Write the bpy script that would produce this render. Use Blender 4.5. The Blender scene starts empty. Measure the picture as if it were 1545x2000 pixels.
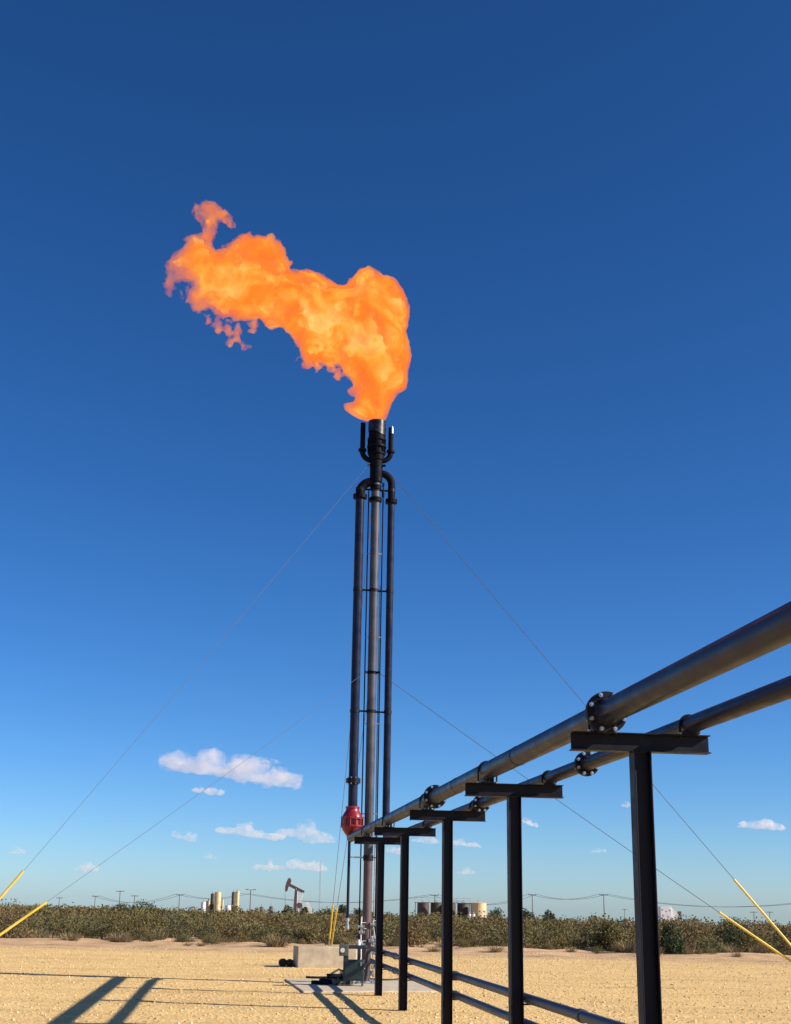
import bpy, math, random
import numpy as np
from mathutils import Vector
R = math.radians
rng = np.random.default_rng(7)
random.seed(7)
scn = bpy.context.scene
COL = scn.collection

# ------------------------------------------------------------------ camera
F_PX, PITCH, ROLL, CAM_H = 2540.0, R(16.75), R(0.91), 1.6     # in pixels of the 1545 x 2000 photograph
cd = bpy.data.cameras.new('camera'); cam = bpy.data.objects.new('camera', cd); COL.objects.link(cam)
cd.sensor_fit = 'VERTICAL'; cd.sensor_height = 36.0; cd.lens = 36.0 * F_PX / 2000.0
cd.clip_start = 0.1; cd.clip_end = 200000.0
cam.location = (0, 0, CAM_H)
_cp, _sp, _cr, _sr = math.cos(PITCH), math.sin(PITCH), math.cos(ROLL), math.sin(ROLL)
_X0, _U0, _B = Vector((1, 0, 0)), Vector((0, -_sp, _cp)), Vector((0, -_cp, -_sp))
_X = _X0 * _cr + _U0 * _sr
_U = _U0 * _cr - _X0 * _sr
from mathutils import Matrix
cam.rotation_euler = Matrix((_X, _U, _B)).transposed().to_euler()
scn.camera = cam

# ------------------------------------------------------------------ world and sun
YAW = R(-6.73)                                   # heading of the pipe rack
HD = np.array([math.sin(YAW), math.cos(YAW), 0.0]); RT = np.array([math.cos(YAW), -math.sin(YAW), 0.0])
SUN = RT * 1.615 - HD * 0.62 + np.array([0, 0, 1.0]); SUN /= np.linalg.norm(SUN)
SUN_EL = math.asin(SUN[2]); SUN_AZ = math.atan2(SUN[0], SUN[1])
w = bpy.data.worlds.new('World'); scn.world = w; w.use_nodes = True
nt = w.node_tree; nt.nodes.clear()
sky = nt.nodes.new('ShaderNodeTexSky'); sky.sky_type = 'NISHITA'; sky.sun_disc = False
sky.sun_elevation = SUN_EL; sky.sun_rotation = SUN_AZ
sky.altitude = 0; sky.air_density = 0.7; sky.dust_density = 0.32; sky.ozone_density = 6.0
gam = nt.nodes.new('ShaderNodeGamma'); gam.inputs['Gamma'].default_value = 1.15
hsv = nt.nodes.new('ShaderNodeHueSaturation'); hsv.inputs['Saturation'].default_value = 1.15
bg = nt.nodes.new('ShaderNodeBackground'); bg.inputs['Strength'].default_value = 0.072
wo = nt.nodes.new('ShaderNodeOutputWorld')
nt.links.new(sky.outputs[0], hsv.inputs['Color']); nt.links.new(hsv.outputs[0], gam.inputs['Color']); nt.links.new(gam.outputs[0], bg.inputs['Color'])
nt.links.new(bg.outputs[0], wo.inputs['Surface'])
sl = bpy.data.lights.new('sun', 'SUN'); sl.energy = 5.0; sl.angle = R(0.53); sl.color = (1.0, 0.90, 0.76)
so = bpy.data.objects.new('sun', sl); COL.objects.link(so)
so.rotation_euler = Vector(SUN).to_track_quat('Z', 'Y').to_euler()
vs = scn.view_settings
scn.display_settings.display_device = 'sRGB'
vs.view_transform = 'Standard'; vs.look = 'None'; vs.exposure = 0.6; vs.gamma = 1.0; vs.use_curve_mapping = False
cy = scn.cycles
cy.use_denoising = True
cy.max_bounces = 8; cy.volume_bounces = 4; cy.transparent_max_bounces = 16
cy.volume_step_rate = 0.25; cy.volume_max_steps = 512
cy.sample_clamp_indirect = 6.0

# ------------------------------------------------------------------ photo pixel -> point in the place
def ray(px, py):
    a, b = px - 772.5, 1000.0 - py
    X = a * _cr - b * _sr; Y = a * _sr + b * _cr
    return np.array([X, F_PX * _cp - Y * _sp, F_PX * _sp + Y * _cp]) / F_PX
CAM = np.array([0, 0, CAM_H])
def on_z(px, py, z=0.0):
    r = ray(px, py); return CAM + r * ((z - CAM_H) / r[2])
def at_y(px, py, Y):
    r = ray(px, py); return CAM + r * (Y / r[1])
def rack(lat, along, z=0.0):
    return RT * lat + HD * along + np.array([0, 0, z])

# ------------------------------------------------------------------ noise and implicit surfaces
_perm = np.random.default_rng(3).permutation(512)
_grad = np.random.default_rng(4).normal(size=(512, 3)); _grad /= np.linalg.norm(_grad, axis=1)[:, None]
def perlin(p):
    p = np.asarray(p, float); i = np.floor(p).astype(int); f = p - i; u = f * f * f * (f * (f * 6 - 15) + 10)
    out = 0
    for dx in (0, 1):
        for dy in (0, 1):
            for dz in (0, 1):
                h = _perm[(_perm[(_perm[(i[..., 0] + dx) & 511] + i[..., 1] + dy) & 511] + i[..., 2] + dz) & 511]
                g = _grad[h]
                d = g[..., 0] * (f[..., 0] - dx) + g[..., 1] * (f[..., 1] - dy) + g[..., 2] * (f[..., 2] - dz)
                wgt = (u[..., 0] if dx else 1 - u[..., 0]) * (u[..., 1] if dy else 1 - u[..., 1]) * (u[..., 2] if dz else 1 - u[..., 2])
                out = out + d * wgt
    return out * 1.6
def fbm(p, octaves=4, gain=0.5, off=0.0):
    p = np.asarray(p, float) + off; s = 0; a = 1.0
    for o in range(octaves):
        s = s + a * perlin(p * 2 ** o + 17.3 * o); a *= gain
    return s
def surface_nets(Fv, org, step):
    """closed quad mesh round the cells where Fv > 0"""
    ins = Fv > 0
    nx, ny, nz = Fv.shape
    S = np.zeros((nx - 1, ny - 1, nz - 1, 3)); N = np.zeros((nx - 1, ny - 1, nz - 1))
    corners = [(a, b, c) for a in (0, 1) for b in (0, 1) for c in (0, 1)]
    def sub(A, c): return A[c[0]:nx - 1 + c[0], c[1]:ny - 1 + c[1], c[2]:nz - 1 + c[2]]
    for ca in corners:
        for ax in range(3):
            if ca[ax]: continue
            cb = list(ca); cb[ax] = 1
            fa, fb = sub(Fv, ca), sub(Fv, cb)
            m = (fa > 0) != (fb > 0)
            t = np.where(m, fa / np.where(m, fa - fb, 1), 0)
            for k in range(3):
                S[..., k] += np.where(m, ca[k] + (t if k == ax else 0), 0)
            N += m
    act = N > 0
    idx = -np.ones(act.shape, int); idx[act] = np.arange(act.sum())
    cell = np.argwhere(act)
    V = org + (cell + S[act] / N[act][:, None]) * step
    Q = []
    for ax in range(3):
        b, c = (ax + 1) % 3, (ax + 2) % 3
        sa = [slice(None)] * 3; sb = [slice(None)] * 3
        sa[ax] = slice(0, -1); sb[ax] = slice(1, None)
        m = ins[tuple(sa)] != ins[tuple(sb)]
        pts = np.argwhere(m)
        pts = pts[(pts[:, b] > 0) & (pts[:, c] > 0) & (pts[:, b] < Fv.shape[b] - 1) & (pts[:, c] < Fv.shape[c] - 1)]
        def cellof(db, dc):
            q = pts.copy(); q[:, b] += db; q[:, c] += dc
            return idx[q[:, 0], q[:, 1], q[:, 2]]
        q = np.stack([cellof(-1, -1), cellof(0, -1), cellof(0, 0), cellof(-1, 0)], 1)
        fl = ~ins[pts[:, 0], pts[:, 1], pts[:, 2]]
        q[fl] = q[fl][:, ::-1]
        Q.append(q)
    Q = np.concatenate(Q); Q = Q[(Q >= 0).all(1)]
    return V, Q

# ------------------------------------------------------------------ mesh helpers
def np_mesh(name, V, Fq, smooth=False):
    me = bpy.data.meshes.new(name)
    V = np.asarray(V, np.float32); Fq = np.asarray(Fq, np.int32); n = Fq.shape[1]
    me.vertices.add(len(V)); me.vertices.foreach_set('co', V.ravel())
    me.loops.add(Fq.size); me.loops.foreach_set('vertex_index', Fq.ravel())
    me.polygons.add(len(Fq)); me.polygons.foreach_set('loop_start', np.arange(0, Fq.size, n, dtype=np.int32))
    if smooth: me.polygons.foreach_set('use_smooth', np.ones(len(Fq), bool))
    me.update(calc_edges=True); me.validate()
    return me
class MB:
    """collects simple solids; verts in the coordinates of the thing they belong to"""
    def __init__(s): s.v = []; s.f = []
    def add(s, V, F):
        b = len(s.v); s.v += [tuple(map(float, p)) for p in V]; s.f += [tuple(i + b for i in f) for f in F]; return s
    def box(s, lo, hi, bev=0.0):
        x0, y0, z0 = lo; x1, y1, z1 = hi
        V = [(x0, y0, z0), (x1, y0, z0), (x1, y1, z0), (x0, y1, z0), (x0, y0, z1), (x1, y0, z1), (x1, y1, z1), (x0, y1, z1)]
        return s.add(V, [(0, 3, 2, 1), (4, 5, 6, 7), (0, 1, 5, 4), (1, 2, 6, 5), (2, 3, 7, 6), (3, 0, 4, 7)])
    def ring_path(s, pts, radii, n=16, cap=True):
        pts = [Vector(p) for p in pts]; V = []; F = []
        t0 = (pts[1] - pts[0]).normalized()
        ref = Vector((0, 0, 1)) if abs(t0.z) < .9 else Vector((1, 0, 0))
        nrm = (ref - t0 * ref.dot(t0)).normalized()
        for i, p in enumerate(pts):
            t = ((pts[min(i + 1, len(pts) - 1)] - p).normalized() + (p - pts[max(i - 1, 0)]).normalized())
            t = t.normalized() if t.length > 1e-9 else t0
            nrm = (nrm - t * nrm.dot(t)).normalized(); bi = t.cross(nrm)
            r = radii[i] if hasattr(radii, '__len__') else radii
            for k in range(n):
                a = 2 * math.pi * k / n
                V.append(p + (nrm * math.cos(a) + bi * math.sin(a)) * r)
        for i in range(len(pts) - 1):
            for k in range(n):
                k2 = (k + 1) % n
                F.append((i * n + k, i * n + k2, (i + 1) * n + k2, (i + 1) * n + k))
        if cap:
            F.append(tuple(range(n - 1, -1, -1))); F.append(tuple((len(pts) - 1) * n + k for k in range(n)))
        return s.add(V, F)
    def cyl(s, a, b, r, r2=None, n=16):
        return s.ring_path([a, b], [r, r if r2 is None else r2], n)
    def lathe(s, c, prof, n=24, axis='z'):
        """prof: (r, h) pairs along the axis from c"""
        V = []; F = []
        ax = {'z': lambda r, a, h: (r * math.cos(a), r * math.sin(a), h), 'y': lambda r, a, h: (r * math.cos(a), h, -r * math.sin(a)),
              'x': lambda r, a, h: (h, r * math.cos(a), r * math.sin(a))}[axis]
        for r, h in prof:
            for k in range(n):
                q = ax(r, 2 * math.pi * k / n, h); V.append((c[0] + q[0], c[1] + q[1], c[2] + q[2]))
        for i in range(len(prof) - 1):
            for k in range(n):
                k2 = (k + 1) % n
                F.append((i * n + k, i * n + k2, (i + 1) * n + k2, (i + 1) * n + k))
        F.append(tuple(range(n - 1, -1, -1))); F.append(tuple((len(prof) - 1) * n + k for k in range(n)))
        return s.add(V, F)
    def bar(s, a, b, w_, h_, up=(0, 0, 1)):
        a, b = Vector(a), Vector(b); t = (b - a).normalized(); u = Vector(up)
        if abs(t.dot(u)) > .95: u = Vector((0, 1, 0))
        x = t.cross(u).normalized() * (w_ / 2); y = x.cross(t).normalized() * (h_ / 2)
        V = [a - x - y, a + x - y, a + x + y, a - x + y, b - x - y, b + x - y, b + x + y, b - x + y]
        return s.add(V, [(0, 3, 2, 1), (4, 5, 6, 7), (0, 1, 5, 4), (1, 2, 6, 5), (2, 3, 7, 6), (3, 0, 4, 7)])
    def mesh(s, name, angle=35):
        me = bpy.data.meshes.new(name); me.from_pydata(s.v, [], s.f); me.update()
        me.polygons.foreach_set('use_smooth', np.ones(len(me.polygons), bool))
        me.set_sharp_from_angle(angle=R(angle))
        return me
def link(name, me, mat=None, parent=None):
    o = bpy.data.objects.new(name, me); COL.objects.link(o)
    if mat is not None:
        if not me.materials: me.materials.append(mat)
    if parent is not None: o.parent = parent
    return o
def part(name, mb, mat, parent, bevel=0.0):
    o = link(name, mb.mesh(name), mat, parent)
    if bevel:
        m = o.modifiers.new('bevel', 'BEVEL'); m.width = bevel; m.segments = 2; m.limit_method = 'ANGLE'
    return o
def tag(o, label=None, cat=None, group=None, kind=None):
    if label: o['label'] = label
    if cat: o['category'] = cat
    if group: o['group'] = group
    if kind: o['kind'] = kind
    return o
def thing(name, loc, label, cat, group=None, rz=0.0):
    e = bpy.data.objects.new(name, None); COL.objects.link(e); e.location = loc; e.rotation_euler = (0, 0, rz); e.empty_display_size = .2
    return tag(e, label, cat, group)
def copy_tree(o, parent=None):
    c = o.copy(); COL.objects.link(c)
    if parent is not None: c.parent = parent
    for ch in [x for x in o.children]:
        copy_tree(ch, c)
    return c
def arc(c, r, a0, a1, ex, ey, n=8):
    """points of an arc in the plane of unit vectors ex, ey"""
    return [np.array(c) + r * (math.cos(a0 + (a1 - a0) * i / n) * np.array(ex) + math.sin(a0 + (a1 - a0) * i / n) * np.array(ey)) for i in range(n + 1)]

# ------------------------------------------------------------------ materials
def mat_base(name):
    m = bpy.data.materials.new(name); m.use_nodes = True
    return m, m.node_tree, m.node_tree.nodes['Principled BSDF']
def noise_node(t, scale, detail=4, rough=.55, coord='Object', dist=0.0):
    tc = t.nodes.new('ShaderNodeTexCoord'); n = t.nodes.new('ShaderNodeTexNoise')
    n.inputs['Scale'].default_value = scale; n.inputs['Detail'].default_value = detail; n.inputs['Roughness'].default_value = rough
    n.inputs['Distortion'].default_value = dist
    t.links.new(tc.outputs[coord], n.inputs['Vector']); return n
def ramp(t, src, stops):
    r = t.nodes.new('ShaderNodeValToRGB'); t.links.new(src, r.inputs['Fac'])
    el = r.color_ramp.elements
    while len(el) < len(stops): el.new(0.5)
    for e, (p, c) in zip(el, stops):
        e.position = p; e.color = (*c, 1) if len(c) == 3 else c
    return r
def simple(name, c0, c1, scale=6.0, rough=(.4, .6), metal=0.0, bump=0.0, bscale=40.0, spec=.5):
    m, t, b = mat_base(name)
    n = noise_node(t, scale)
    r = ramp(t, n.outputs['Fac'], [(.32, c0), (.68, c1)])
    t.links.new(r.outputs[0], b.inputs['Base Color'])
    rr = ramp(t, n.outputs['Fac'], [(.3, (rough[0],) * 3), (.7, (rough[1],) * 3)])
    t.links.new(rr.outputs[0], b.inputs['Roughness'])
    b.inputs['Metallic'].default_value = metal; b.inputs['Specular IOR Level'].default_value = spec
    if bump:
        n2 = noise_node(t, bscale, 3); bp = t.nodes.new('ShaderNodeBump'); bp.inputs['Strength'].default_value = bump; bp.inputs['Distance'].default_value = .01
        t.links.new(n2.outputs['Fac'], bp.inputs['Height']); t.links.new(bp.outputs[0], b.inputs['Normal'])
    return m
M = {}
M['black'] = simple('black_paint', (.007, .008, .014), (.014, .014, .022), 5, (.42, .62), bump=.12, bscale=18, spec=.17)
M['pipe'] = simple('pipe_paint', (.010, .013, .030), (.022, .026, .050), 4, (.30, .48), bump=.12, bscale=14, spec=.13)
M['pipe'].node_tree.nodes['Principled BSDF'].inputs['Specular Tint'].default_value = (.62, .74, 1.0, 1)
M['grey_pipe'] = simple('grey_pipe_paint', (.045, .048, .066), (.080, .082, .105), 3, (.38, .55), spec=.3)
M['primer'] = simple('brown_primer', (.075, .045, .05), (.12, .08, .085), 3, (.5, .7))
M['burnt'] = simple('heat_scaled_steel', (.02, .018, .022), (.07, .062, .065), 9, (.25, .42), metal=.8)
M['soot'] = simple('sooty_steel', (.003, .003, .007), (.006, .006, .012), 9, (.4, .7), spec=.07)
M['red'] = simple('red_enamel', (.15, .006, .014), (.27, .012, .024), 9, (.28, .5))
M['zinc'] = simple('zinc_plate', (.55, .55, .55), (.75, .75, .75), 30, (.25, .4), metal=1.0)
M['galv'] = simple('galvanised_steel', (.32, .33, .34), (.5, .5, .5), 20, (.35, .5), metal=.7)
M['cable'] = simple('steel_cable', (.07, .075, .08), (.12, .12, .125), 30, (.5, .7), metal=.3)
M['pale_cable'] = simple('pale_steel_cable', (.10, .11, .13), (.16, .17, .19), 30, (.6, .8), spec=.2)  # paler version of the cable colour, used on the left guy wires
M['yellow'] = simple('yellow_plastic', (.62, .40, .03), (.78, .55, .10), 3, (.45, .6))
M['teal'] = simple('dark_teal_enamel', (.012, .030, .036), (.022, .045, .05), 6, (.4, .55))
M['green_grey'] = simple('green_grey_paint', (.06, .075, .06), (.11, .12, .10), 14, (.5, .7))
M['rubber'] = simple('black_rubber', (.012, .012, .013), (.025, .024, .024), 20, (.6, .8))
M['conc'] = simple('concrete', (.44, .36, .25), (.58, .49, .36), 7, (.8, .95), bump=.4, bscale=50)
M['block'] = simple('beige_concrete', (.34, .28, .20), (.50, .42, .31), 4, (.8, .95), bump=.4, bscale=50)
M['tan_tank'] = simple('tan_tank_paint', (.50, .40, .22), (.60, .50, .29), .6, (.5, .65))
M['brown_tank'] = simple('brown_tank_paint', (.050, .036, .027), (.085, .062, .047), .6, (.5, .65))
M['white'] = simple('white_paint', (.66, .65, .62), (.80, .79, .77), 1.5, (.45, .6))
M['darkred'] = simple('dark_red_brown_paint', (.075, .04, .035), (.13, .08, .07), 1.5, (.5, .7))
M['wood'] = simple('weathered_wood', (.09, .075, .06), (.17, .145, .12), 3, (.8, .95))
M['bark'] = simple('grey_bark', (.09, .07, .05), (.17, .135, .10), 12, (.85, .95))

def ground_mat():
    m, t, b = mat_base('caliche_and_dirt')
    L = t.links.new
    big = noise_node(t, .25, 5); mid = noise_node(t, 2.3, 6, .65); fine = noise_node(t, 26, 5, .7)
    vor = t.nodes.new('ShaderNodeTexVoronoi'); vor.inputs['Scale'].default_value = 16; vor.inputs['Randomness'].default_value = 1
    tc = t.nodes.new('ShaderNodeTexCoord'); L(tc.outputs['Object'], vor.inputs['Vector'])
    gr = ramp(t, mid.outputs['Fac'], [(.30, (.66, .445, .19)), (.52, (.75, .525, .235)), (.72, (.80, .585, .28))])
    gf = ramp(t, fine.outputs['Fac'], [(.28, (.74, .70, .64)), (.46, (1.0, 1.0, 1.0)), (.75, (1.08, 1.07, 1.04))])
    mul = t.nodes.new('ShaderNodeMix'); mul.data_type = 'RGBA'; mul.blend_type = 'MULTIPLY'; mul.inputs['Factor'].default_value = 1
    L(gr.outputs[0], mul.inputs['A']); L(gf.outputs[0], mul.inputs['B'])
    vr = ramp(t, vor.outputs['Color'], [(.0, (.70, .66, .60)), (.35, (.96, .95, .93)), (1., (1.1, 1.09, 1.06))])
    mul2 = t.nodes.new('ShaderNodeMix'); mul2.data_type = 'RGBA'; mul2.blend_type = 'MULTIPLY'; mul2.inputs['Factor'].default_value = .8
    st = noise_node(t, .55, 5, .6); mp_ = t.nodes.new('ShaderNodeMapping'); mp_.inputs['Scale'].default_value = (.35, 1.4, 1)
    L(tc.outputs['Object'], mp_.inputs['Vector']); L(mp_.outputs[0], st.inputs['Vector'])
    sr_ = ramp(t, st.outputs['Fac'], [(.32, (.86, .84, .81)), (.5, (1, 1, 1)), (.7, (1.06, 1.05, 1.03))])
    mul3 = t.nodes.new('ShaderNodeMix'); mul3.data_type = 'RGBA'; mul3.blend_type = 'MULTIPLY'; mul3.inputs['Factor'].default_value = 1
    L(mul.outputs['Result'], mul3.inputs['A']); L(sr_.outputs[0], mul3.inputs['B']); L(mul3.outputs['Result'], mul2.inputs['A']); L(vr.outputs[0], mul2.inputs['B'])
    pat = noise_node(t, .9, 6, .7); dr = ramp(t, pat.outputs['Fac'], [(.34, (.30, .20, .11)), (.46, (.52, .335, .18)), (.6, (.62, .42, .24)), (.72, (.70, .50, .29))])
    # where the graded pad ends: y + .17 x, wobbling
    sx = t.nodes.new('ShaderNodeSeparateXYZ'); L(tc.outputs['Object'], sx.inputs[0])
    a = t.nodes.new('ShaderNodeMath'); a.operation = 'MULTIPLY_ADD'; L(sx.outputs['X'], a.inputs[0]); a.inputs[1].default_value = .17; L(sx.outputs['Y'], a.inputs[2])
    a2 = t.nodes.new('ShaderNodeMath'); a2.operation = 'MULTIPLY_ADD'; L(big.outputs['Fac'], a2.inputs[0]); a2.inputs[1].default_value = 5.; L(a.outputs[0], a2.inputs[2])
    mr = t.nodes.new('ShaderNodeMapRange'); L(a2.outputs[0], mr.inputs['Value']); mr.inputs['From Min'].default_value = 45.2; mr.inputs['From Max'].default_value = 47.6
    mx = t.nodes.new('ShaderNodeMix'); mx.data_type = 'RGBA'
    L(mr.outputs[0], mx.inputs['Factor']); L(mul2.outputs['Result'], mx.inputs['A']); L(dr.outputs[0], mx.inputs['B'])
    L(mx.outputs['Result'], b.inputs['Base Color'])
    b.inputs['Roughness'].default_value = .95; b.inputs['Specular IOR Level'].default_value = .15
    bp = t.nodes.new('ShaderNodeBump'); bp.inputs['Strength'].default_value = .7; bp.inputs['Distance'].default_value = .03
    ad = t.nodes.new('ShaderNodeMath'); ad.operation = 'ADD'; L(fine.outputs['Fac'], ad.inputs[0]); L(vor.outputs['Distance'], ad.inputs[1])
    L(ad.outputs[0], bp.inputs['Height']); L(bp.outputs[0], b.inputs['Normal'])
    return m
M['ground'] = ground_mat()
def island_mat(name, stops, rough=.9, trans=0.0):
    m, t, b = mat_base(name)
    g = t.nodes.new('ShaderNodeNewGeometry')
    r = ramp(t, g.outputs['Random Per Island'], stops)
    t.links.new(r.outputs[0], b.inputs['Base Color'])
    b.inputs['Roughness'].default_value = rough; b.inputs['Specular IOR Level'].default_value = .2
    if trans:
        tr = t.nodes.new('ShaderNodeBsdfTranslucent'); t.links.new(r.outputs[0], tr.inputs['Color'])
        ms = t.nodes.new('ShaderNodeMixShader'); ms.inputs[0].default_value = trans
        out = t.nodes['Material Output']
        t.links.new(b.outputs[0], ms.inputs[1]); t.links.new(tr.outputs[0], ms.inputs[2]); t.links.new(ms.outputs[0], out.inputs['Surface'])
    return m
M['stone'] = island_mat('caliche_stone', [(0, (.40, .27, .13)), (.4, (.62, .44, .20)), (.85, (.72, .53, .27)), (1, (.78, .62, .38))])
M['leaf'] = [island_mat('pale_olive_leaf', [(0, (0.160, 0.129, 0.058)), (.5, (0.202, 0.162, 0.073)), (1, (0.250, 0.197, 0.093))], trans=.2),
             island_mat('olive_leaf', [(0, (0.112, 0.096, 0.038)), (.5, (0.145, 0.123, 0.049)), (1, (0.183, 0.152, 0.063))], trans=.2),
             island_mat('grey_green_leaf', [(0, (0.102, 0.099, 0.047)), (.5, (0.131, 0.123, 0.058)), (1, (0.164, 0.152, 0.074))], trans=.2),
             island_mat('brown_green_leaf', [(0, (0.143, 0.103, 0.047)), (.5, (0.179, 0.130, 0.059)), (1, (0.221, 0.160, 0.077))], trans=.2)]
M['dark_leaf'] = island_mat('dark_green_leaf', [(0, (.03, .042, .02)), (.5, (.055, .072, .034)), (1, (.09, .11, .05))], trans=.2)
M['straw'] = island_mat('dry_straw', [(0, (.15, .115, .06)), (.5, (.24, .185, .10)), (1, (.34, .27, .16))], trans=.2)

# ------------------------------------------------------------------ terrain
def terrain(x, y):
    x = np.asarray(x, float); y = np.asarray(y, float)
    e = y + .17 * x - 45.0                                    # metres beyond the edge of the pad
    fall = .0105 + .0035 * np.clip(x / np.maximum(y, 10) / .3, -1, 1)     # the plain falls gently away beyond the pad
    q_ = np.clip(e - 4, 0, None); z = -fall * q_ * q_ / (q_ + 12)
    p = np.stack([x * .35, y * .35, 0 * x], -1)
    berm = np.exp(-((e - 4.0) / 2.2) ** 2) * (.08 + .14 * perlin(p))
    near = np.clip(1 - (e + 6) / 6, 0, 1)
    wob = perlin(np.stack([x * .6, y * .6, 0 * x + 3], -1)) * .012 + perlin(np.stack([x * 2.1, y * 2.1, 0 * x + 9], -1)) * .006
    rough = np.clip(e / 6, 0, 1) * np.exp(-np.clip(e, 0, None) / 200) * perlin(np.stack([x * .5, y * .5, 0 * x + 5], -1)) * .12
    return z + berm + wob * near + rough
ys = np.concatenate([np.linspace(-12, 70, 330), 70 * np.geomspace(1.02, 900, 90)])
xs_half = np.concatenate([np.linspace(0, 26, 105), 26 * np.geomspace(1.04, 1700, 70)])
xs = np.concatenate([-xs_half[:0:-1], xs_half])
GX, GY = np.meshgrid(xs, ys, indexing='ij')
GV = np.stack([GX, GY, terrain(GX, GY)], -1).reshape(-1, 3)
ni, nj = GX.shape
ii = np.arange(ni * nj).reshape(ni, nj)
GF = np.stack([ii[:-1, :-1], ii[1:, :-1], ii[1:, 1:], ii[:-1, 1:]], -1).reshape(-1, 4)
tag(link('ground', np_mesh('ground', GV, GF, True), M['ground']), kind='structure')
def tz(x, y): return float(terrain(np.array([x]), np.array([y]))[0])

# loose stones on the pad
OCT = np.array([(1, 0, 0), (-1, 0, 0), (0, 1, 0), (0, -1, 0), (0, 0, 1), (0, 0, -1)], float)
OCF = np.array([(0, 2, 4), (2, 1, 4), (1, 3, 4), (3, 0, 4), (2, 0, 5), (1, 2, 5), (3, 1, 5), (0, 3, 5)])
def stones(n, y0, y1, s0, s1):
    y = np.sqrt(rng.uniform(y0 ** 2, y1 ** 2, n)); x = rng.uniform(-.36, .36, n) * y + rng.uniform(-2, 2, n)
    keep = y + .17 * x < 47; x, y = x[keep], y[keep]; n = len(x)
    s = s0 * (s1 / s0) ** (rng.uniform(0, 1, n) ** 2.6)
    sc = s[:, None] * rng.uniform(.6, 1.25, (n, 3)); sc[:, 2] *= .7
    V = OCT[None] * sc[:, None] + rng.normal(0, .16, (n, 6, 3)) * s[:, None, None]
    a = rng.uniform(0, 2 * np.pi, n); c, sn = np.cos(a)[:, None], np.sin(a)[:, None]
    V = np.stack([V[..., 0] * c - V[..., 1] * sn, V[..., 0] * sn + V[..., 1] * c, V[..., 2]], -1)
    V += np.stack([x, y, terrain(x, y) + s * .15], -1)[:, None]
    return V.reshape(-1, 3), (OCF[None] + 6 * np.arange(n)[:, None, None]).reshape(-1, 3)
Va, Fa = stones(48000, 13, 47, .006, .030)
tag(link('gravel', np_mesh('gravel', Va, Fa), M['stone']), 'loose pale caliche gravel scattered over the graded pad', 'gravel', kind='stuff')

# ------------------------------------------------------------------ concrete pad under the stack
pc = [on_z(556, 1914), on_z(592, 1939), on_z(868, 1938), on_z(832, 1914)]
def slab(name, corners, z0, z1, mat):
    V = [(*c[:2], z0) for c in corners] + [(*c[:2], z1) for c in corners]
    n = len(corners)
    F = [tuple(range(n))[::-1], tuple(range(n, 2 * n))] + [(i, (i + 1) % n, n + (i + 1) % n, n + i) for i in range(n)]
    me = bpy.data.meshes.new(name); me.from_pydata(V, [], F); me.update()
    o = link(name, me, mat); b = o.modifiers.new('b', 'BEVEL'); b.width = .015; b.segments = 2
    return o
import bmesh
sb = slab('concrete_pavement', pc, -.2, .028, M['conc'])
bmx = bmesh.new(); bmx.from_mesh(sb.data); bmesh.ops.recalc_face_normals(bmx, faces=bmx.faces); bmx.to_mesh(sb.data); bmx.free()
tag(sb, kind='structure')

# ------------------------------------------------------------------ pipe supports
RZ = -YAW
SKEW = .0045                                     # the rack itself runs a touch more to the left than the stack's own axes
YAW2 = YAW - SKEW; RZ2 = -YAW2
HD2 = np.array([math.sin(YAW2), math.cos(YAW2), 0.0]); RT2 = np.array([math.cos(YAW2), -math.sin(YAW2), 0.0])
PIV = rack(2.83, 9.01)
def rack2(lat, along, z=0.0):
    return PIV + RT2 * (lat - 2.83) + HD2 * (along - 9.01) + np.array([0, 0, z])
POST_LAT = 2.83
ALONG = [9.01, 13.2, 17.3, 21.5, 24.85]
BEAM_Z0, BEAM_H = 2.648, .130
LAT_MAIN, R_MAIN, LAT_SEC, R_SEC = 2.553, .0870, 3.19, .0625
SHOE, SHOE_SEC = .035, .006
Z_MAIN = BEAM_Z0 + BEAM_H + SHOE + R_MAIN
Z_SEC = BEAM_Z0 + BEAM_H + SHOE_SEC + R_SEC
LOW_LAT, Z_LOW_A, Z_LOW_B, R_LOW = 2.945, .735, .50, .045
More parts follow.
